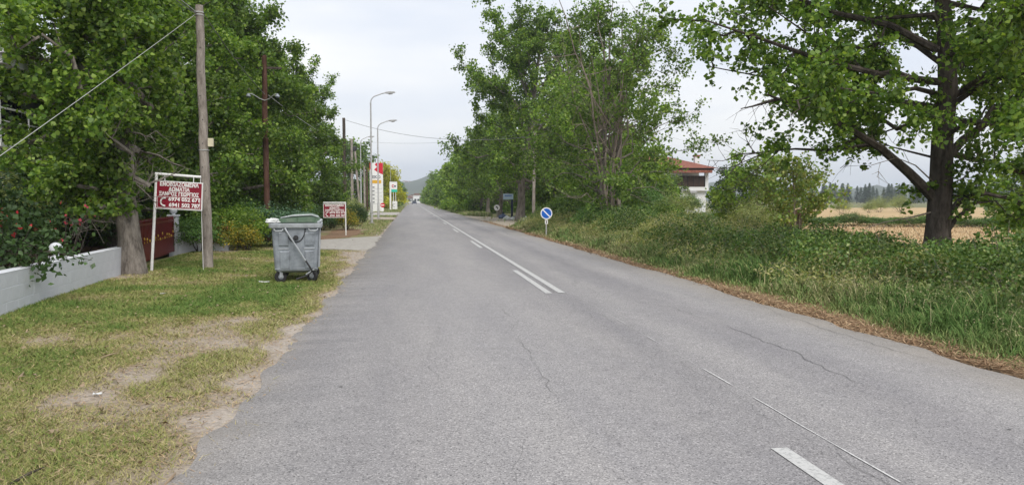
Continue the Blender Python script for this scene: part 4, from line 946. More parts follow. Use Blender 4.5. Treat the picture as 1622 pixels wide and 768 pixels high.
# near sign: left leg, top bar, thin right leg beside the utility pole
SY = 17.9; bl = G(237, 433); tl = P(248, 275, SY); trr = P(321, 281, SY + .25); cc = P(284, 310, SY)
sg = rooms_sign((0, 0, 0), 1.04, .6, 0, [], '.', 0) if False else None
o = Vector((cc.x, SY, 0))
s1 = rooms_sign(o, .99, .62, cc.z, [([(bl.x - o.x, -.05, -.1), (tl.x - o.x, 0, tl.z)], .032), ([(tl.x - o.x - .03, 0, tl.z), (trr.x - o.x, .12, trr.z)], .03), ([(trr.x - o.x - .015, .12, trr.z), (trr.x - o.x + .0, .14, -.1)], .006),
                                      ([(-.3, .02, cc.z + .28), (-.3, .02, tl.z - .01)], .008), ([(.3, .03, cc.z + .28), (.3, .05, trr.z + .02)], .008)],
                'larger maroon and white rooms sign on white frame beside the utility pole')
for ch in s1.children:
    if ch.name.startswith('board'):
        piv = Matrix.Translation((0, 0, cc.z)); ch.matrix_local = piv @ Matrix.Rotation(math.radians(3.2), 4, 'Y') @ piv.inverted()
SY2 = 35.7; b2 = G(548, 373); t2 = P(547, 321, SY2); cc2 = P(530, 334, SY2); tl2 = P(512, 321, SY2); o2 = Vector((cc2.x, SY2, 0))
rooms_sign(o2, 1.0, .62, cc2.z, [([(b2.x - o2.x + .0, 0, -.1), (t2.x - o2.x, 0, t2.z)], .03), ([(t2.x - o2.x + .03, 0, t2.z), (tl2.x - o2.x, 0, t2.z)], .03), ([(-.3, .02, cc2.z + .28), (-.3, .02, t2.z)], .008), ([(.3, .02, cc2.z + .28), (.3, .02, t2.z)], .008)],
           'smaller looking maroon rooms sign standing in leaf litter near the driveway')

# ================================================================== UTILITY POLES AND WIRES
def wood_pole(name, base, top, r0, r1, mat, lab):
    p = empty(name, base, 0, lab, 'pole'); b = Vector(base); t = Vector(top) - b; m = MB(); r = random.Random(int(r0 * 1e4)); pts = []; rd = []
    for k in range(15):
        u = k / 14; pts.append(t * u + Vector((r.uniform(-.012, .012), r.uniform(-.01, .01), -.15 if k == 0 else 0))); rd.append((r0 * (1 - u) + r1 * u) * r.uniform(.97, 1.03))
    m.tube(pts, rd, 14); m.build('shaft', M[mat], p, smooth=True, fix=False); return p, b
PB = G(330, 426); PT = P(315, 9, PB.y)
p1, b = wood_pole('utility_pole', PB, PT, .122, .088, 'pole', 'weathered grey wooden utility pole next to the larger rooms sign')
L = lambda v: Vector(v) - b
bx_ = L(P(332, 226, PB.y - .1)); m = MB(); m.cbox((bx_.x + .03, bx_.y - .02, bx_.z), .12, .08, .19); m.build('meter_box', M['cream'], p1, bevel=.008)
for z_, rr_ in ((PT.z - .16, .1), (PT.z - .22, .1), (2.75, .112)):
    m = MB(); u = z_ / PT.z; c = L(PT) * u; m.lathe([(rr_, -.012), (rr_ + .006, -.01), (rr_ + .006, .01), (rr_, .012)], (c.x, c.y, c.z), 14); m.build('clamp_band', M['wire_pale'], p1)
for k in range(9):
    m = MB(); u = .12 + k * .09; c = L(PT) * u; m.lathe([(.012, 0), (.012, -.012)], (c.x + .02 * (k % 3 - 1), c.y - (.122 - .034 * u) + .004, c.z), 6, 'Y'); m.build('step_bolt', M['dark_metal'], p1)
BB = Vector((-5.33, 30, 0)); BT = P(418, 88, 30)
p2, b = wood_pole('utility_pole', BB, BT, .12, .09, 'pole_brown', 'brown utility pole with double lamp arms among the poplars')
m = MB(); m.box(-.35, .6, -.05, .05, BT.z - .5, BT.z - .42); m.build('crossarm', M['pole_dark'], p2)
for sx in (1, -1):
    m = MB(); zb = P(420, 160, 30).z; pth = [(0, -.1, zb)] + [(sx * (.1 + .42 * math.sin(a)), -.12 - .35 * math.sin(a), zb + .2 * math.sin(a * 1.6)) for a in np.linspace(.2, 1.45, 7)]; m.tube(pth, .018, 8); ao = m.build('lamp_arm', M['lamp_pole'], p2, fix=False)
    e = pth[-1]; m = MB(); m.lathe([(.03, .06), (.05, .03), (.09, -.04), (.07, -.07), (.03, -.09)], e, 12); m.build('lamp_head', M['galv'], ao, smooth=True)
D1B = Vector((-4.92, 60, 0)); D1T = P(544.5, 187, 60); p3, b = wood_pole('utility_pole', D1B, D1T, .15, .11, 'pole_dark', 'tall dark utility pole just past the last poplar')
D2T = P(557, 220, 84); D2B = Vector((D2T.x, 84, 0)); wood_pole('utility_pole', D2B, D2T, .16, .12, 'pole', 'grey-brown utility pole behind the tall dark one')
D3T = P(562, 238, 80); D3B = Vector((P(571, 330, 80).x, 80, 0)); p5, b = wood_pole('utility_pole', D3B, D3T, .12, .1, 'pole', 'leaning grey utility pole with a cap beside the street lamps')
m = MB(); c = D3T - b; m.lathe([(.1, -.1), (.22, 0), (.2, .25), (.08, .4)], c, 10); m.build('pole_cap', M['dark_metal'], p5)
for k, (px, py, y_, lab) in enumerate(((577, 262, 98, 'thin grey pole left of the filling station totem'), (581, 268, 116, 'thin brown pole close to the filling station totem'))):
    t_ = P(px, py, y_); wood_pole('utility_pole', Vector((P(px + 1, 330, y_).x, y_, 0)), t_, .13, .1, 'pole' if k == 0 else 'pole_brown', lab)
RY = 50.5; RT = P(847, 208, RY); RBp = Vector((P(845, 345, RY).x, RY, 0)); wood_pole('utility_pole', RBp, RT, .115, .09, 'pole', 'slim grey utility pole in front of the roadside trees')
def wire(a, b_, sag, r, lab, mat='wire', n=24):
    a, b_ = Vector(a), Vector(b_); pts = []
    for k in range(n + 1):
        t = k / n; p = a.lerp(b_, t); p.z -= sag * 4 * t * (1 - t); pts.append(p)
    m = MB(); m.tube(pts, r, 5); return tag(m.build('overhead_wire', M[mat], smooth=True, fix=False), lab, 'wire')
pt = Vector((PT.x, PT.y, PT.z - .16))
CE = P(-24, 264, 12.6); wire(pt + Vector((-.09, 0, -.05)), CE, .02, .006, 'pale stay cable slanting down from the grey pole across the poplar', 'wire_pale')
m = MB(); m.tube([(CE.x, CE.y, -.1), (CE.x, CE.y, CE.z + .05)], .03, 8); tag(m.build('cable_post', M['lamp_pole'], fix=False), 'slim steel post behind the wall holding the slanting cable', 'post')
wire(pt + Vector((-.05, -.08, 0)), Vector((-6.2, -14, 8.2)), .5, .009, 'upper cable leaving the grey pole towards the viewer', 'wire_pale')
wire(pt + Vector((-.04, -.09, -.06)), Vector((-7.2, -14, 8.0)), .5, .009, 'lower cable leaving the grey pole towards the viewer')
wire(pt + Vector((.08, .05, 0)), Vector((BB.x + .02, 29.86, P(425, 150, 29.9).z)), .12, .011, 'cable from the grey pole to the brown pole')
wire(Vector((BB.x + .1, 30.1, P(425, 150, 29.9).z)), Vector((D1B.x, 59.85, P(543, 226, 60).z)), .25, .013, 'cable from the brown pole to the tall dark pole', 'wire_pale')
wire(D1T + Vector((.1, 0, -.15)), Vector((RT.x - .08, RY, P(847, 216, RY).z)), .75, .014, 'cable crossing the road from the dark pole to the slim pole')
wire(D2T + Vector((.1, 0, -.15)), Vector((RT.x - .08, RY, RT.z - .1)), .5, .008, 'thin upper wire across the road from the grey-brown pole')
wire(RT + Vector((.1, 0, -.2)), Vector((36, 99, 5.3)), .5, .014, 'cable from the slim pole to the red roofed house')

# ================================================================== STREET LAMPS
def street_lamp(base, H, arm, lab):
    s = empty('street_lamp', base, 0, lab, 'street lamp', 'tall street lamps'); m = MB()
    m.tube([(0, 0, -.1), (0, 0, 1.4), (0, 0, 1.45), (0, 0, H - .6)], [.095, .09, .065, .05], 10); m.build('pole', M['lamp_pole'], s, smooth=True, fix=False)
    m = MB(); m.tube([(0, 0, H - .62)] + [(.5 * (1 - math.cos(a)), 0, H - .6 + .5 * math.sin(a)) for a in np.linspace(0, 1.35, 6)] + [(arm * .8, 0, H + .04), (arm, 0, H + .08)], .036, 8); ao = m.build('arm', M['lamp_pole'], s, smooth=True, fix=False)
    m = MB(); m.loft([[(arm - .05, y * .06, H + .08 + z * .04) for y, z in ((-1, -1), (1, -1), (1, 1), (-1, 1))], [(arm + .15, y * .13, H + .1 + z * .06) for y, z in ((-1, -1), (1, -1), (1, 1), (-1, 1))], [(arm + .55, y * .12, H + .13 + z * .05) for y, z in ((-1, -1), (1, -1), (1, 1), (-1, 1))], [(arm + .66, y * .06, H + .13 + z * .03) for y, z in ((-1, -1), (1, -1), (1, 1), (-1, 1))]]); m.build('lamp_head', M['lamp_pole'], ao)
    m = MB(); m.loft([[(arm + .18, y * .1, H + .04) for y in (-1, 1)] + [(arm + .5, y * .1, H + .075) for y in (1, -1)], [(arm + .22, y * .07, H - .03) for y in (-1, 1)] + [(arm + .46, y * .07, H + .0) for y in (1, -1)]]); m.build('lens', M['lamp_glass'], ao)
    m = MB(); m.box(-.16, .16, -.16, .16, -.1, .06); m.build('footing', M['concrete'], s)
    return s
l1 = G(589, 354); street_lamp((l1.x, l1.y, 0), P(589, 149, l1.y).z, 1.0, 'tallest street lamp standing by the dark clipped bush')
l2 = G(599.5, 347); street_lamp((l2.x, l2.y, 0), P(599, 193, l2.y).z, .95, 'street lamp in front of the red topped totem')
l3 = P(571, 218, 90); street_lamp((l3.x, 90, 0), l3.z, .9, 'street lamp set back among the utility poles')

# ================================================================== FILLING STATION SIGNS
def Rr(m, x0, x1, y, z0, z1, th=.02): return m.box(x0, x1, y - th, y, z0, z1)
TYY = 110; a = P(585.5, 258, TYY); c = P(606.5, 258, TYY); tw = c.x - a.x; tz = a.z
tot = empty('price_totem', ((a.x + c.x) / 2, TYY, 0), 0, 'tall white filling station totem with red top and orange band', 'totem sign')
h = tw / 2; m = MB(); m.box(-h, h, 0, .35, -.1, tz); m.build('panel', M['white'], tot, bevel=.02)
m = MB(); pts = [(h * .99, tz), (-.0 * h, tz), (-.25 * h, tz - .25), (.12 * h, tz - .55), (-.35 * h, tz - .95), (.1 * h, tz - 1.25), (h * .99, tz - 1.62)]
m.add([(x, -.02, z) for x, z in pts] + [(x, -.001, z) for x, z in pts], [tuple(range(7)), tuple(reversed(range(7, 14)))] + [(i, i + 7, (i + 1) % 7 + 7, (i + 1) % 7) for i in range(7)]); m.build('red_emblem', M['sign_red'], tot)
m = MB(); m.add([(-h * 1.004, -.021, tz), (-h * .75, -.021, tz), (-h * .9, -.021, tz - .8), (-h * 1.004, -.021, tz - 1.1)], [(0, 1, 2, 3)]); m.build('red_edge', M['sign_red'], tot)
text_part('EKO', .55, tw * .62, M['grey_text'], tot, (.0, -.014, tz - 1.98), bold=.02)
m = MB(); Rr(m, -h * .72, h * .72, -.001, tz - 2.85, tz - 2.4); m.build('orange_band', M['sign_orange'], tot)
for k in range(5):
    z = tz - 3.4 - k * .52
    m = MB(); Rr(m, -h * .8, h * .8, -.001, z - .24, z - .22, .012); m.build('divider', M['grey_text'], tot)
    text_part('1.59', .26, .5, M['grey_text'], tot, (h * .35, -.014, z)) if False else None
    m = MB(); Rr(m, -h * .62, -h * .3, -.001, z - .09, z + .09, .012); m.build('price_mark', M['grey_text'], tot)
a = P(617, 288, 130); c = P(629, 288, 130); tw = c.x - a.x; tz = a.z
t2 = empty('service_sign', (a.x, 130, 0), 0, 'smaller white station sign with turquoise band and hanging lower board', 'sign')
m = MB(); m.box(0, .26, 0, .3, -.1, tz); m.build('post', M['white'], t2)
m = MB(); m.box(.26, tw, .05, .25, tz - 1.25, tz); m.build('upper_board', M['white'], t2)
m = MB(); m.tube([(.2 + tw * .3 + .12 * math.cos(t) * 1.4, .03, tz - .7 + .2 * math.sin(t)) for t in np.linspace(.6, 5.6, 9)], .05, 6); m.build('emblem', M['sign_red'], t2); m = MB(); Rr(m, tw * .62, tw * .82, .049, tz - .85, tz - .6); m.build('emblem_mark', M['navy'], t2)
m = MB(); m.box(.27, tw, .04, .26, tz - 1.68, tz - 1.27); m.build('turquoise_band', M['sign_green'], t2)
m = MB(); m.box(.45, tw, .06, .24, .1, 1.42); m.build('lower_board', M['white'], t2)
for x in (.62, tw - .25): m = MB(); m.tube([(x, .15, 1.4), (x, .15, tz - 1.66)], .05, 6); m.build('hanger', M['white'], t2)
m = MB(); m.tube([(.5 + .25 * math.cos(t) + .25, .05, .75 + .25 * math.sin(t)) for t in np.linspace(1, 5.4, 8)], .035, 6); m.build('lower_emblem', M['grey_text'], t2)
m = MB(); m.tube([(.18, .15, tz), (.18, .15, tz + 3.0)], .035, 6); m.build('mast', M['lamp_pole'], t2)
def round_sign(loc, zc, r, lab, face, ring, post='lamp_pole', pw=.03):
    s = empty('road_sign', loc, 0, lab, 'road sign'); m = MB(); m.tube([(0, .03, -.1), (0, .03, zc + r * .5)], pw, 10); m.build('post', M[post], s, fix=False)
    m = MB(); m.lathe([(r, -.012), (r, .0)], (0, 0, zc), 36, 'Y'); dk = m.build('rim', M[ring], s); m = MB(); m.lathe([(r * (.83 if ring != face else .98), -.016), (r * (.83 if ring != face else .98), -.0125)], (0, 0, zc), 36, 'Y'); m.build('face', M[face], dk); return s, dk
q = P(606, 325, 95); s, dk = round_sign((q.x, 95, 0), q.z, .27, 'red no-entry disc with white bar by the station entrance', 'sign_red', 'sign_red')
m = MB(); m.box(-.19, .19, -.022, -.0165, q.z - .05, q.z + .05); m.build('white_bar', M['letter'], dk); m = MB(); m.box(-.14, .14, .0, .02, q.z - .72, q.z - .33); m.build('lower_plate', M['white'], s)
# blue disc with white diagonal
BY = 34; q = P(865.5, 338, BY); s, dk = round_sign((q.x, BY, 0), q.z, .265, 'blue disc road sign with white diagonal stripe rising out of the weeds', 'sign_blue', 'letter')
m = MB(); a = math.radians(45); w = .026; L0 = .215; d = Vector((math.cos(a), 0, -math.sin(a))); n_ = Vector((math.sin(a), 0, math.cos(a))); c = Vector((0, -.021, q.z))
m.add([c - d * L0 - n_ * w, c + d * L0 - n_ * w, c + d * L0 + n_ * w, c - d * L0 + n_ * w], [(0, 1, 2, 3)]); m.build('diagonal_stripe', M['letter'], dk, fix=False)
m = MB(); m.box(-.065, .065, -.004, .02, q.z - .47, q.z - .29); pl = m.build('arrow_plate', M['letter'], s); m = MB(); m.box(-.02, .02, -.008, -.0045, q.z - .44, q.z - .32); m.build('plate_mark', M['black'], pl)
q = P(787, 329, 70); s, dk = round_sign((q.x, 70, 0), q.z, .27, 'white disc road sign with black turning arrow by the lay-by', 'letter', 'letter', 'pole')
m = MB(); m.tube([(.07, -.02, q.z - .14), (.07, -.02, q.z + .02), (-.02, -.02, q.z + .08)], .035, 6); m.tube([(.0, -.02, q.z + .07), (-.13, -.02, q.z + .13)], [.09, .01], 6); m.build('arrow', M['black'], dk, fix=False)
a = P(797, 307, 67); c = P(813, 316, 67); bs = empty('board_sign', (c.x, 67, 0), 0, 'pale blue board on a dark navy post above the rubbish bags', 'sign')
m = MB(); m.box(a.x - c.x, 0, -.03, .01, c.z, a.z); bd = m.build('board', M['sign_pale'], bs, bevel=.006)
for k in range(7):
    m = MB(); x = a.x - c.x + .14 + k * .088; m.box(x, x + .06, -.034, -.0305, a.z - .22, a.z - .12); m.build('lettering', M['sign_blue'], bd)
m = MB(); m.box(-.2, -.02, .012, .09, -.1, a.z - .08); m.build('post', M['navy'], bs)
# rubbish bags below it
for k, (px, py, r, mat, lab) in enumerate(((797, 346, .42, 'bag_blue', 'dark blue rubbish bag nearest the white disc sign'), (803, 348, .33, 'bag', 'white rubbish bag in front of the dark blue one'), (812, 348, .25, 'bag', 'small white rubbish bag at the foot of the navy post'),
                                      (822, 347, .45, 'bag_blue', 'large dark blue rubbish bag by the leaning trunk'), (833, 351, .35, 'bag', 'white rubbish bag spilling towards the road'))):
    q = G(px, py); r_ = np.random.default_rng(k); m = MB(); prof = [(.01, 0), (r * .9, .02), (r, r * .3), (r * .75, r * .7), (r * .25, r * .95), (r * .08, r * 1.02), (r * .16, r * 1.15)]
    m.lathe(prof, (0, 0, 0), 14); m.v = [(x * r_.uniform(.8, 1.2), y * r_.uniform(.8, 1.2), z * r_.uniform(.85, 1.15)) for x, y, z in m.v]
    o = m.build('rubbish_bag', M[mat], smooth=True); o.location = (q.x, q.y, -.03); tag(o, lab, 'rubbish bag', 'rubbish bags at the lay-by')

# ================================================================== GREY BIN
q = G(468, 447); bin_ = empty('rubbish_bin', (q.x - .05, q.y + .66, -.012), math.radians(6), 'galvanised four-wheeled rubbish bin with green lid on the lawn', 'rubbish bin')
def rrect(hx, hy, r, z, n=4):
    out = []
    for cx, cy, a0 in ((hx - r, -hy + r, -90), (hx - r, hy - r, 0), (-hx + r, hy - r, 90), (-hx + r, -hy + r, 180)):
        for k in range(n + 1): a = math.radians(a0 + 90 * k / n); out.append((cx + r * math.cos(a), cy + r * math.sin(a), z))
    return out
m = MB(); m.loft([rrect(.36, .52, .06, .19), rrect(.405, .58, .07, .235), rrect(.41, .585, .07, .26), rrect(.425, .6, .07, .5), rrect(.455, .64, .07, 1.08)]); body = m.build('body', M['galv'], bin_, smooth=True)
m = MB(); m.loft([rrect(.455, .64, .07, 1.07), rrect(.5, .69, .07, 1.075), rrect(.505, .695, .07, 1.09), rrect(.505, .695, .07, 1.15), rrect(.49, .68, .07, 1.16)]); m.build('rim', M['galv_light'], bin_, smooth=True)
fy = lambda z: -(.585 + (z - .26) * .067)         # front face leans outwards
def rib(pts, r=.008, mat='galv'):
    m = MB(); m.tube([(x, fy(z) - .003, z) for x, z in pts], r, 6); return m.build('rib', M[mat], body, smooth=True, fix=False)
for x0, x1, z0, z1 in ((-.33, -.14, .72, .98), (.16, .35, .72, .98), (-.31, -.12, .27, .62), (.16, .34, .27, .62)):
    m = MB(); zc = (z0 + z1) / 2
    m.add([(x0, fy(z0) - .004, z0), (x1, fy(z0) - .004, z0), (x1, fy(z1) - .004, z1), (x0, fy(z1) - .004, z1), (x0 + .015, fy(z0) - .016, z0 + .015), (x1 - .015, fy(z0) - .016, z0 + .015), (x1 - .015, fy(z1) - .016, z1 - .015), (x0 + .015, fy(z1) - .016, z1 - .015)],
          [(4, 5, 6, 7), (0, 1, 5, 4), (1, 2, 6, 5), (2, 3, 7, 6), (3, 0, 4, 7)]); m.build('pressed_panel', M['galv'], body)
for z in (.665,):
    rib([(-.33, z), (-.14, z)], .008, 'galv_light'); rib([(.15, z), (.35, z)], .008, 'galv_light')
rib([(-.405, .27), (.405, .27)], .007)
arc = [(.17 * math.cos(a) * 1.05, 1.06 + .0 - .27 * abs(math.sin(a))) for a in np.linspace(0, math.pi, 13)]; rib(arc, .011, 'dark_metal')
m = MB(); m.lathe([(.05, -.05), (.05, 0)], (0.0, fy(.88), .88), 16, 'Y'); m.lathe([(.025, -.075), (.025, -.05)], (0, fy(.88), .88), 12, 'Y'); m.build('pivot', M['dark_metal'], bin_)
m = MB(); m.tube([(-.2, -.69, 1.07), (-.15, -.71, .98), (.18, -.71, .43)], .017, 8); m.build('lever', M['galv_light'], bin_, fix=False)
m = MB(); m.tube([(.175, -.71, .44), (.24, -.705, .34), (.3, -.69, .23)], .017, 8); m.build('lever_end', M['dark_metal'], bin_, fix=False)
m = MB(); m.tube([(.32, -.66, .24), (.2, -.66, .14), (.0, -.64, .07)], [.014, .014, .022], 8); m.build('pedal_bar', M['dark_metal'], bin_, fix=False)
m = MB(); m.tube([(.34, -.66, .26), (.18, -.665, .16)], .012, 8); m.build('pedal_link', M['galv_light'], bin_, fix=False)
for x in (-.32, .33):
    m = MB(); m.tube([(x - .085, -.66, 1.07), (x - .08, -.7, 1.035), (x - .05, -.71, 1.02), (x + .05, -.71, 1.02), (x + .08, -.7, 1.035), (x + .085, -.66, 1.07)], .012, 8); m.build('handle', M['galv_light'], bin_, fix=False)
m = MB(); m.tube([(.46, -.6, 1.08), (.43, -.57, .3)], .018, 8); m.build('corner_rail', M['galv_light'], bin_, fix=False)
for sx, sy, turn in ((-1, -1, .35), (1, -1, -.6), (-1, 1, .2), (1, 1, .1)):
    w = empty('wheel_place', (0, 0, 0)); bpy.data.objects.remove(w)
    cx, cy = sx * .31 + .02 * turn, sy * .5; T = Matrix.Translation((cx, cy, .115)) @ Matrix.Rotation(turn + math.pi / 2, 4, 'Z')
    def put(mb): mb.v = [tuple(T @ Vector(v)) for v in mb.v]; return mb
    m = MB(); m.lathe([(.07, -.024), (.105, -.028), (.118, -.016), (.118, .016), (.105, .028), (.07, .024)], (0, 0, 0), 22, 'X'); wh = put(m).build('wheel', M['rubber'], bin_, smooth=True)
    m = MB(); m.lathe([(.02, -.032), (.052, -.027), (.052, .027), (.02, .032)], (0, 0, 0), 16, 'X'); put(m).build('hub', M['galv'], wh, smooth=True)
    m = MB(); m.box(-.045, -.036, -.03, .03, -.02, .1); m.box(.036, .045, -.03, .03, -.02, .1); m.box(-.06, .06, -.05, .05, .1, .112); m.tube([(-.05, 0, 0), (.05, 0, 0)], .012, 8); put(m).build('fork', M['galv_light'], wh)
# lid: barrel across the bin, with a step at its front
lp_ = [(-.45, 1.165), (-.4, 1.2), (-.26, 1.275), (-.06, 1.325), (.14, 1.34), (.3, 1.335), (.41, 1.3), (.46, 1.24), (.475, 1.165)]
m = MB(); m.loft([[(x * .98, -.6, 1.165 + (z - 1.165) * .8) for x, z in lp_], [(x, -.56, z) for x, z in lp_], [(x, .56, z) for x, z in lp_], [(x * .98, .62, 1.165 + (z - 1.165) * .7) for x, z in lp_]]); lid = m.build('lid', M['lid'], bin_, smooth=True)
for x0, x1 in ((-.27, .02), (.045, .36)):
    m = MB(); m.box(x0, x1, -.625, -.6, 1.18, 1.255 + (.02 if x0 > 0 else 0)); m.build('lid_front_panel', M['lid'], lid, bevel=.008)
m = MB(); m.tube([(-.28, -.61, 1.27), (-.05, -.615, 1.31), (.3, -.615, 1.325), (.43, -.61, 1.285)], [.012, .014, .014, .012], 6); m.build('lid_edge', M['galv_light'], lid, fix=False)
m = MB(); m.tube([(.42, -.62, 1.17), (.47, -.63, 1.2), (.49, -.6, 1.23)], .03, 8); m.build('lid_hinge', M['galv_light'], lid, fix=False)
r_ = np.random.default_rng(12); m = MB(); m.ball((0, 0, 0), .1, 14, 9); m.v = [(x * 1.5 * r_.uniform(.75, 1.2), y * 1.3 * r_.uniform(.75, 1.2), z * .62 * r_.uniform(.75, 1.25)) for x, y, z in m.v]
o = m.build('plastic_bag', M['bag'], smooth=False); o.location = (q.x - .05 - .36, q.y + .08, 1.185); tag(o, 'crumpled white plastic bag caught on the rim of the bin', 'plastic bag')
# small things on the lawn
def scrap(px, py, s, mat, lab, name='litter_scrap', cat='litter'):
    c = G(px, py); r_ = np.random.default_rng(int(px)); m = MB(); n = 6; V = []
    for i in range(n):
        for j in range(4): V.append((s * (i / (n - 1) - .5) * 2 + r_.normal() * s * .1, s * .45 * (j / 3 - .5) * 2 + r_.normal() * s * .1, .02 + abs(r_.normal()) * s * .16))
    m.add(V, [(i * 4 + j, (i + 1) * 4 + j, (i + 1) * 4 + j + 1, i * 4 + j + 1) for i in range(n - 1) for j in range(3)]); m.add([(x, y, z - .004) for x, y, z in V], [(i * 4 + j, i * 4 + j + 1, (i + 1) * 4 + j + 1, (i + 1) * 4 + j) for i in range(n - 1) for j in range(3)])
    o = m.build(name, M[mat], fix=False); o.location = (c.x, c.y, float(lawn_z(c.x, c.y))); tag(o, lab, cat)
scrap(419, 448, .1, 'bag', 'scrap of white plastic on the grass by the bin'); scrap(258, 468, .045, 'bag', 'small white paper scrap on the lawn in front of the larger sign')
scrap(155, 626, .035, 'bag', 'grey crumpled litter on the bare patch of lawn')
for k, (a, b_, lab) in enumerate((((15, 768), (70, 742), 'thin dark stick lying on the lawn by a bare patch'), ((160, 568), (186, 562), 'short pale bark strip on the lawn'), ((260, 768), (278, 748), 'dry straw stalk at the road edge'), ((28, 603), (38, 592), 'small curled twig on the lawn'))):
    A = G(*a); B = G(*b_); m = MB(); A.z = float(lawn_z(A.x, A.y)) + .015; B.z = float(lawn_z(B.x, B.y)) + .02; m.tube([A, (A + B) / 2 + Vector((.01, .01, .01)), B], [.008, .009, .004], 6); tag(m.build('stick', M['stick' if k else 'bark_dark'], fix=False), lab, 'stick')
n = 260; y = 4 * (8 ** rng.random(n)); x = -1.4 - rng.random(n) * 4; v, f = leaves(rng, np.c_[x, y, lawn_z(x, y) + .03], .05, None, 2.0, fold=.5)
tag(link('fallen_leaves', np_mesh('fallen_leaves', v, f, M['stick'])), 'scattered dry fallen leaves on the lawn', 'leaves', kind='stuff')

# ================================================================== RED ROOFED HOUSE, SHED, TOWN
hx = P(1124, 272, 100).x; hh_ = empty('red_roof_house', (hx, 100, 0), 0, 'white two-storey house with red tiled roof and dark balcony across the field', 'house')
EZ = 5.85; m = MB(); m.box(-13.5, -.5, 0, 9, -.1, 2.85); m.build('ground_floor', M['plaster'], hh_); m = MB(); m.box(-13.45, -3.8, .02, 8.98, 2.85, EZ); m.build('upper_floor', M['plaster'], hh_)
m = MB(); m.box(-3.8, -.55, 2.4, 8.98, 2.85, EZ); m.build('upper_floor', M['plaster'], hh_)
m = MB(); m.box(-5.0, -.3, -.5, 2.4, 2.85, 3.05); m.build('balcony_slab', M['plaster'], hh_); m = MB(); m.box(-5.0, -.3, -.5, -.4, 3.05, 3.35); m.box(-.4, -.3, -.399, 2.4, 3.05, 3.35); m.build('balcony_parapet', M['plaster'], hh_)
m = MB(); m.box(-4.8, -.75, -.38, -.34, 3.36, 4.85); sc_ = m.build('balcony_screen', M['wood_dark'], hh_)
for k in range(6): m = MB(); m.box(-4.8 + k * .79, -4.72 + k * .79, -.42, -.381, 3.36, 4.85); m.build('screen_mullion', M['black'], sc_)
m = MB(); m.box(-.75, -.32, -.45, 0, 3.35, EZ); m.build('corner_column', M['plaster'], hh_)
m = MB(); m.box(-14.2, .2, -1.0, 9.6, EZ - .28, EZ); m.build('eave_board', M['wood_dark'], hh_)
m = MB(); m.add([(-14.5, -1.3, EZ), (.6, -1.3, EZ), (.6, 10, EZ), (-14.5, 10, EZ), (-11, 4, EZ + 1.75), (-4.6, 4, EZ + 1.75)], [(0, 1, 5, 4), (1, 2, 5), (2, 3, 4, 5), (3, 0, 4), (3, 2, 1, 0)]); rf_ = m.build('roof', M['tiles'], hh_)
m = MB(); m.box(-5.5, -.2, -1.5, -.9, EZ - .65, EZ - .3); m.build('awning', M['tiles'], hh_)
m = MB(); m.box(-1.6, -.95, 1.2, 1.85, EZ, EZ + 1.65); ch = m.build('chimney', M['plaster'], rf_); m = MB(); m.box(-1.7, -.85, 1.1, 1.95, EZ + 1.65, EZ + 1.85); m.build('chimney_cap', M['tiles'], rf_)
m = MB(); m.box(-2.9, -2.0, -.62, -.51, 2.55, 2.85); m.build('air_conditioner', M['plaster_grey'], hh_)
for x0, x1, z0, z1 in ((-8.4, -7, 3.6, 4.8), (-11.5, -10, 3.6, 4.8), (-8.4, -7, .8, 2.1), (-3, -2, .1, 2.1), (-11.5, -10, .8, 2.1)):
    w = MB(); w.box(x0, x1, -.06, .01, z0, z1); wo = w.build('window', M['white'], hh_); w = MB(); w.box(x0 + .1, x1 - .1, -.066, -.03, z0 + .1, z1 - .1); w.build('pane', M['glass'], wo)
q = P(1252, 348, 34); shd = empty('garden_shed', (q.x, 34, 0), .2, 'tiny dark board shed with rusty roof under the rust tinted tree', 'shed'); shd.scale = (.7, .7, .85)
for k in range(7): m = MB(); m.box(-.6 + k * .172, -.6 + k * .172 + .16, -.4, -.37, -.1, 1.05 + .05 * (k % 2)); m.build('plank', M['shed_wood'], shd)
m = MB(); m.box(-.6, .6, -.36, .5, -.1, 1.0); m.build('wall', M['shed_wood'], shd); m = MB(); m.add([(-.75, -.55, 1.1), (.75, -.55, 1.1), (.75, .65, 1.32), (-.75, .65, 1.32), (-.75, -.55, 1.14), (.75, -.55, 1.14), (.75, .65, 1.36), (-.75, .65, 1.36)], [(3, 2, 1, 0), (4, 5, 6, 7), (0, 1, 5, 4), (1, 2, 6, 5), (2, 3, 7, 6), (3, 0, 4, 7)]); m.build('roof', M['rust'], shd)
for x in (-.5, -.1, .35): m = MB(); m.box(x, x + .09, -.44, -.401, -.1, 1.12); m.build('post', M['bark_pale'], shd)
def town_house(x, y, w, d, h, mat, lab, roof=1.2):
    h *= .55; w *= .7
    t = empty('town_house', (x, y, 0), 0, lab, 'house', 'houses of the far town'); m = MB(); m.box(-w / 2, w / 2, 0, d, -.2, h); m.build('wall', M[mat], t)
    m = MB(); m.add([(-w / 2 - .4, -.4, h), (w / 2 + .4, -.4, h), (w / 2 + .4, d + .4, h), (-w / 2 - .4, d + .4, h), (-w / 4, d / 2, h + roof), (w / 4, d / 2, h + roof)], [(0, 1, 5, 4), (1, 2, 5), (2, 3, 4, 5), (3, 0, 4), (3, 2, 1, 0)]); m.build('roof', M['rust'], t)
    for fz in range(int(h // 3)):
        for k in range(max(2, int(w // 3))):
            x0 = -w / 2 + .8 + k * (w - 1.2) / max(2, int(w // 3)); m = MB(); m.box(x0, x0 + 1.2, -.05, .03, fz * 3 + 1, fz * 3 + 2.4); m.build('window', M['glass'], t)
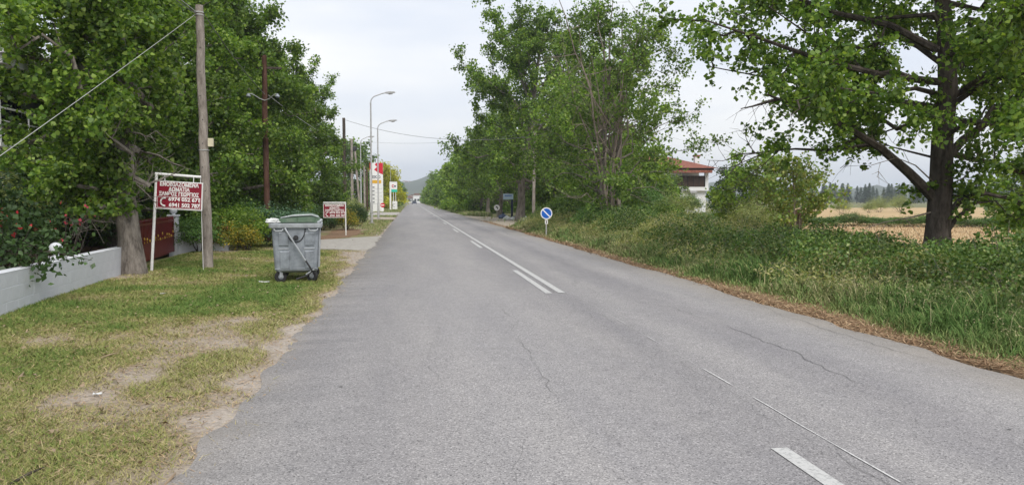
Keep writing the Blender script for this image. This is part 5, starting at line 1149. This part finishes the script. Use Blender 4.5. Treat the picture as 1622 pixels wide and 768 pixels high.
for i, (px, y_, w, h_, mat, lab) in enumerate(((660.5, 500, 7, 8.8, 'plaster', 'pale town house at the end of the road on the tree side'), (653, 560, 10, 5.5, 'plaster_grey', 'grey town house closing the end of the road'), (646, 600, 8, 7, 'plaster', 'pale far town house left of the road end'), (656, 640, 12, 9, 'plaster', 'long white town house above the road end'), (650, 700, 10, 6.5, 'cream', 'cream far town house behind the others'))):
    town_house(P(px, 316, y_).x, y_, w, 8, h_, mat, lab)
for i, (px, py, w) in enumerate(((641, 284, 7), (643.5, 285, 5), (647, 284.5, 6), (651, 285.5, 5), (665, 287, 4), (649, 294, 4), (657, 300, 5))):
    c = P(px, py + 3.5, 1585); t = empty('hill_house', (c.x, 1585, c.z - 3), 0, 'tiny white house on the wooded hill above the road', 'house', 'houses on the hill'); m = MB(); m.box(-w / 2, w / 2, 0, 6, -14, 3.4); m.build('wall', M['plaster'], t); m = MB(); m.box(-w / 2 - .4, w / 2 + .4, -.4, 6.4, 3.4, 4.4); m.build('roof', M['tiles'], t)
def car(x, y, mat, lab):
    c = empty('car', (x, y, .03), 0, lab, 'car', 'cars on the far road'); m = MB(); pr = [(-2.0, .3), (-2.05, .75), (-1.0, .9), (1.9, .92), (2.05, .7), (2.0, .3)]
    m.loft([[(s * .86, yy, z) for yy, z in pr] for s in (-1, 1)]); m.build('body', M[mat], c, bevel=.05); m = MB(); m.loft([[(s * k, yy, z) for s in (-1, 1)] + [(s * k, y2, z) for s in (1, -1)] for k, yy, y2, z in ((.8, -1.0, 1.7, .9), (.62, -.3, 1.2, 1.42))]); m.build('cabin', M['glass'], c)
    for sx in (-1, 1):
        for yy in (-1.25, 1.25): m = MB(); m.lathe([(.31, -.1), (.31, .1)], (sx * .8, yy, .3), 14, 'X'); m.build('wheel', M['rubber'], c)
        m = MB(); m.box(sx * .62 - .14, sx * .62 + .14, -2.1, -2.0, .58, .7); m.build('headlight', M['lamp_glass'], c)
car(P(656.3, 316, 300).x, 300, 'navy', 'dark car coming along the far end of the road'); car(-.2, 360, 'white', 'pale car beyond the dark one at the far end of the road')

# ================================================================== HAZE
m = MB(); m.box(-2400, 2400, -50, 2400, -1.5, 90); hz = m.build('haze', None); hz['kind'] = 'stuff'
hm = bpy.data.materials.new('haze'); hm.use_nodes = True; hn = hm.node_tree.nodes; hn.remove(hn['Principled BSDF'])
pv = hn.new('ShaderNodeVolumePrincipled'); pv.inputs['Color'].default_value = (.86, .93, 1.0, 1); pv.inputs['Density'].default_value = .0004; pv.inputs['Anisotropy'].default_value = .2
hm.node_tree.links.new(pv.outputs[0], hn['Material Output'].inputs['Volume']); hz.data.materials.append(hm)
tag(hz, 'pale blue air over the whole place', 'haze')
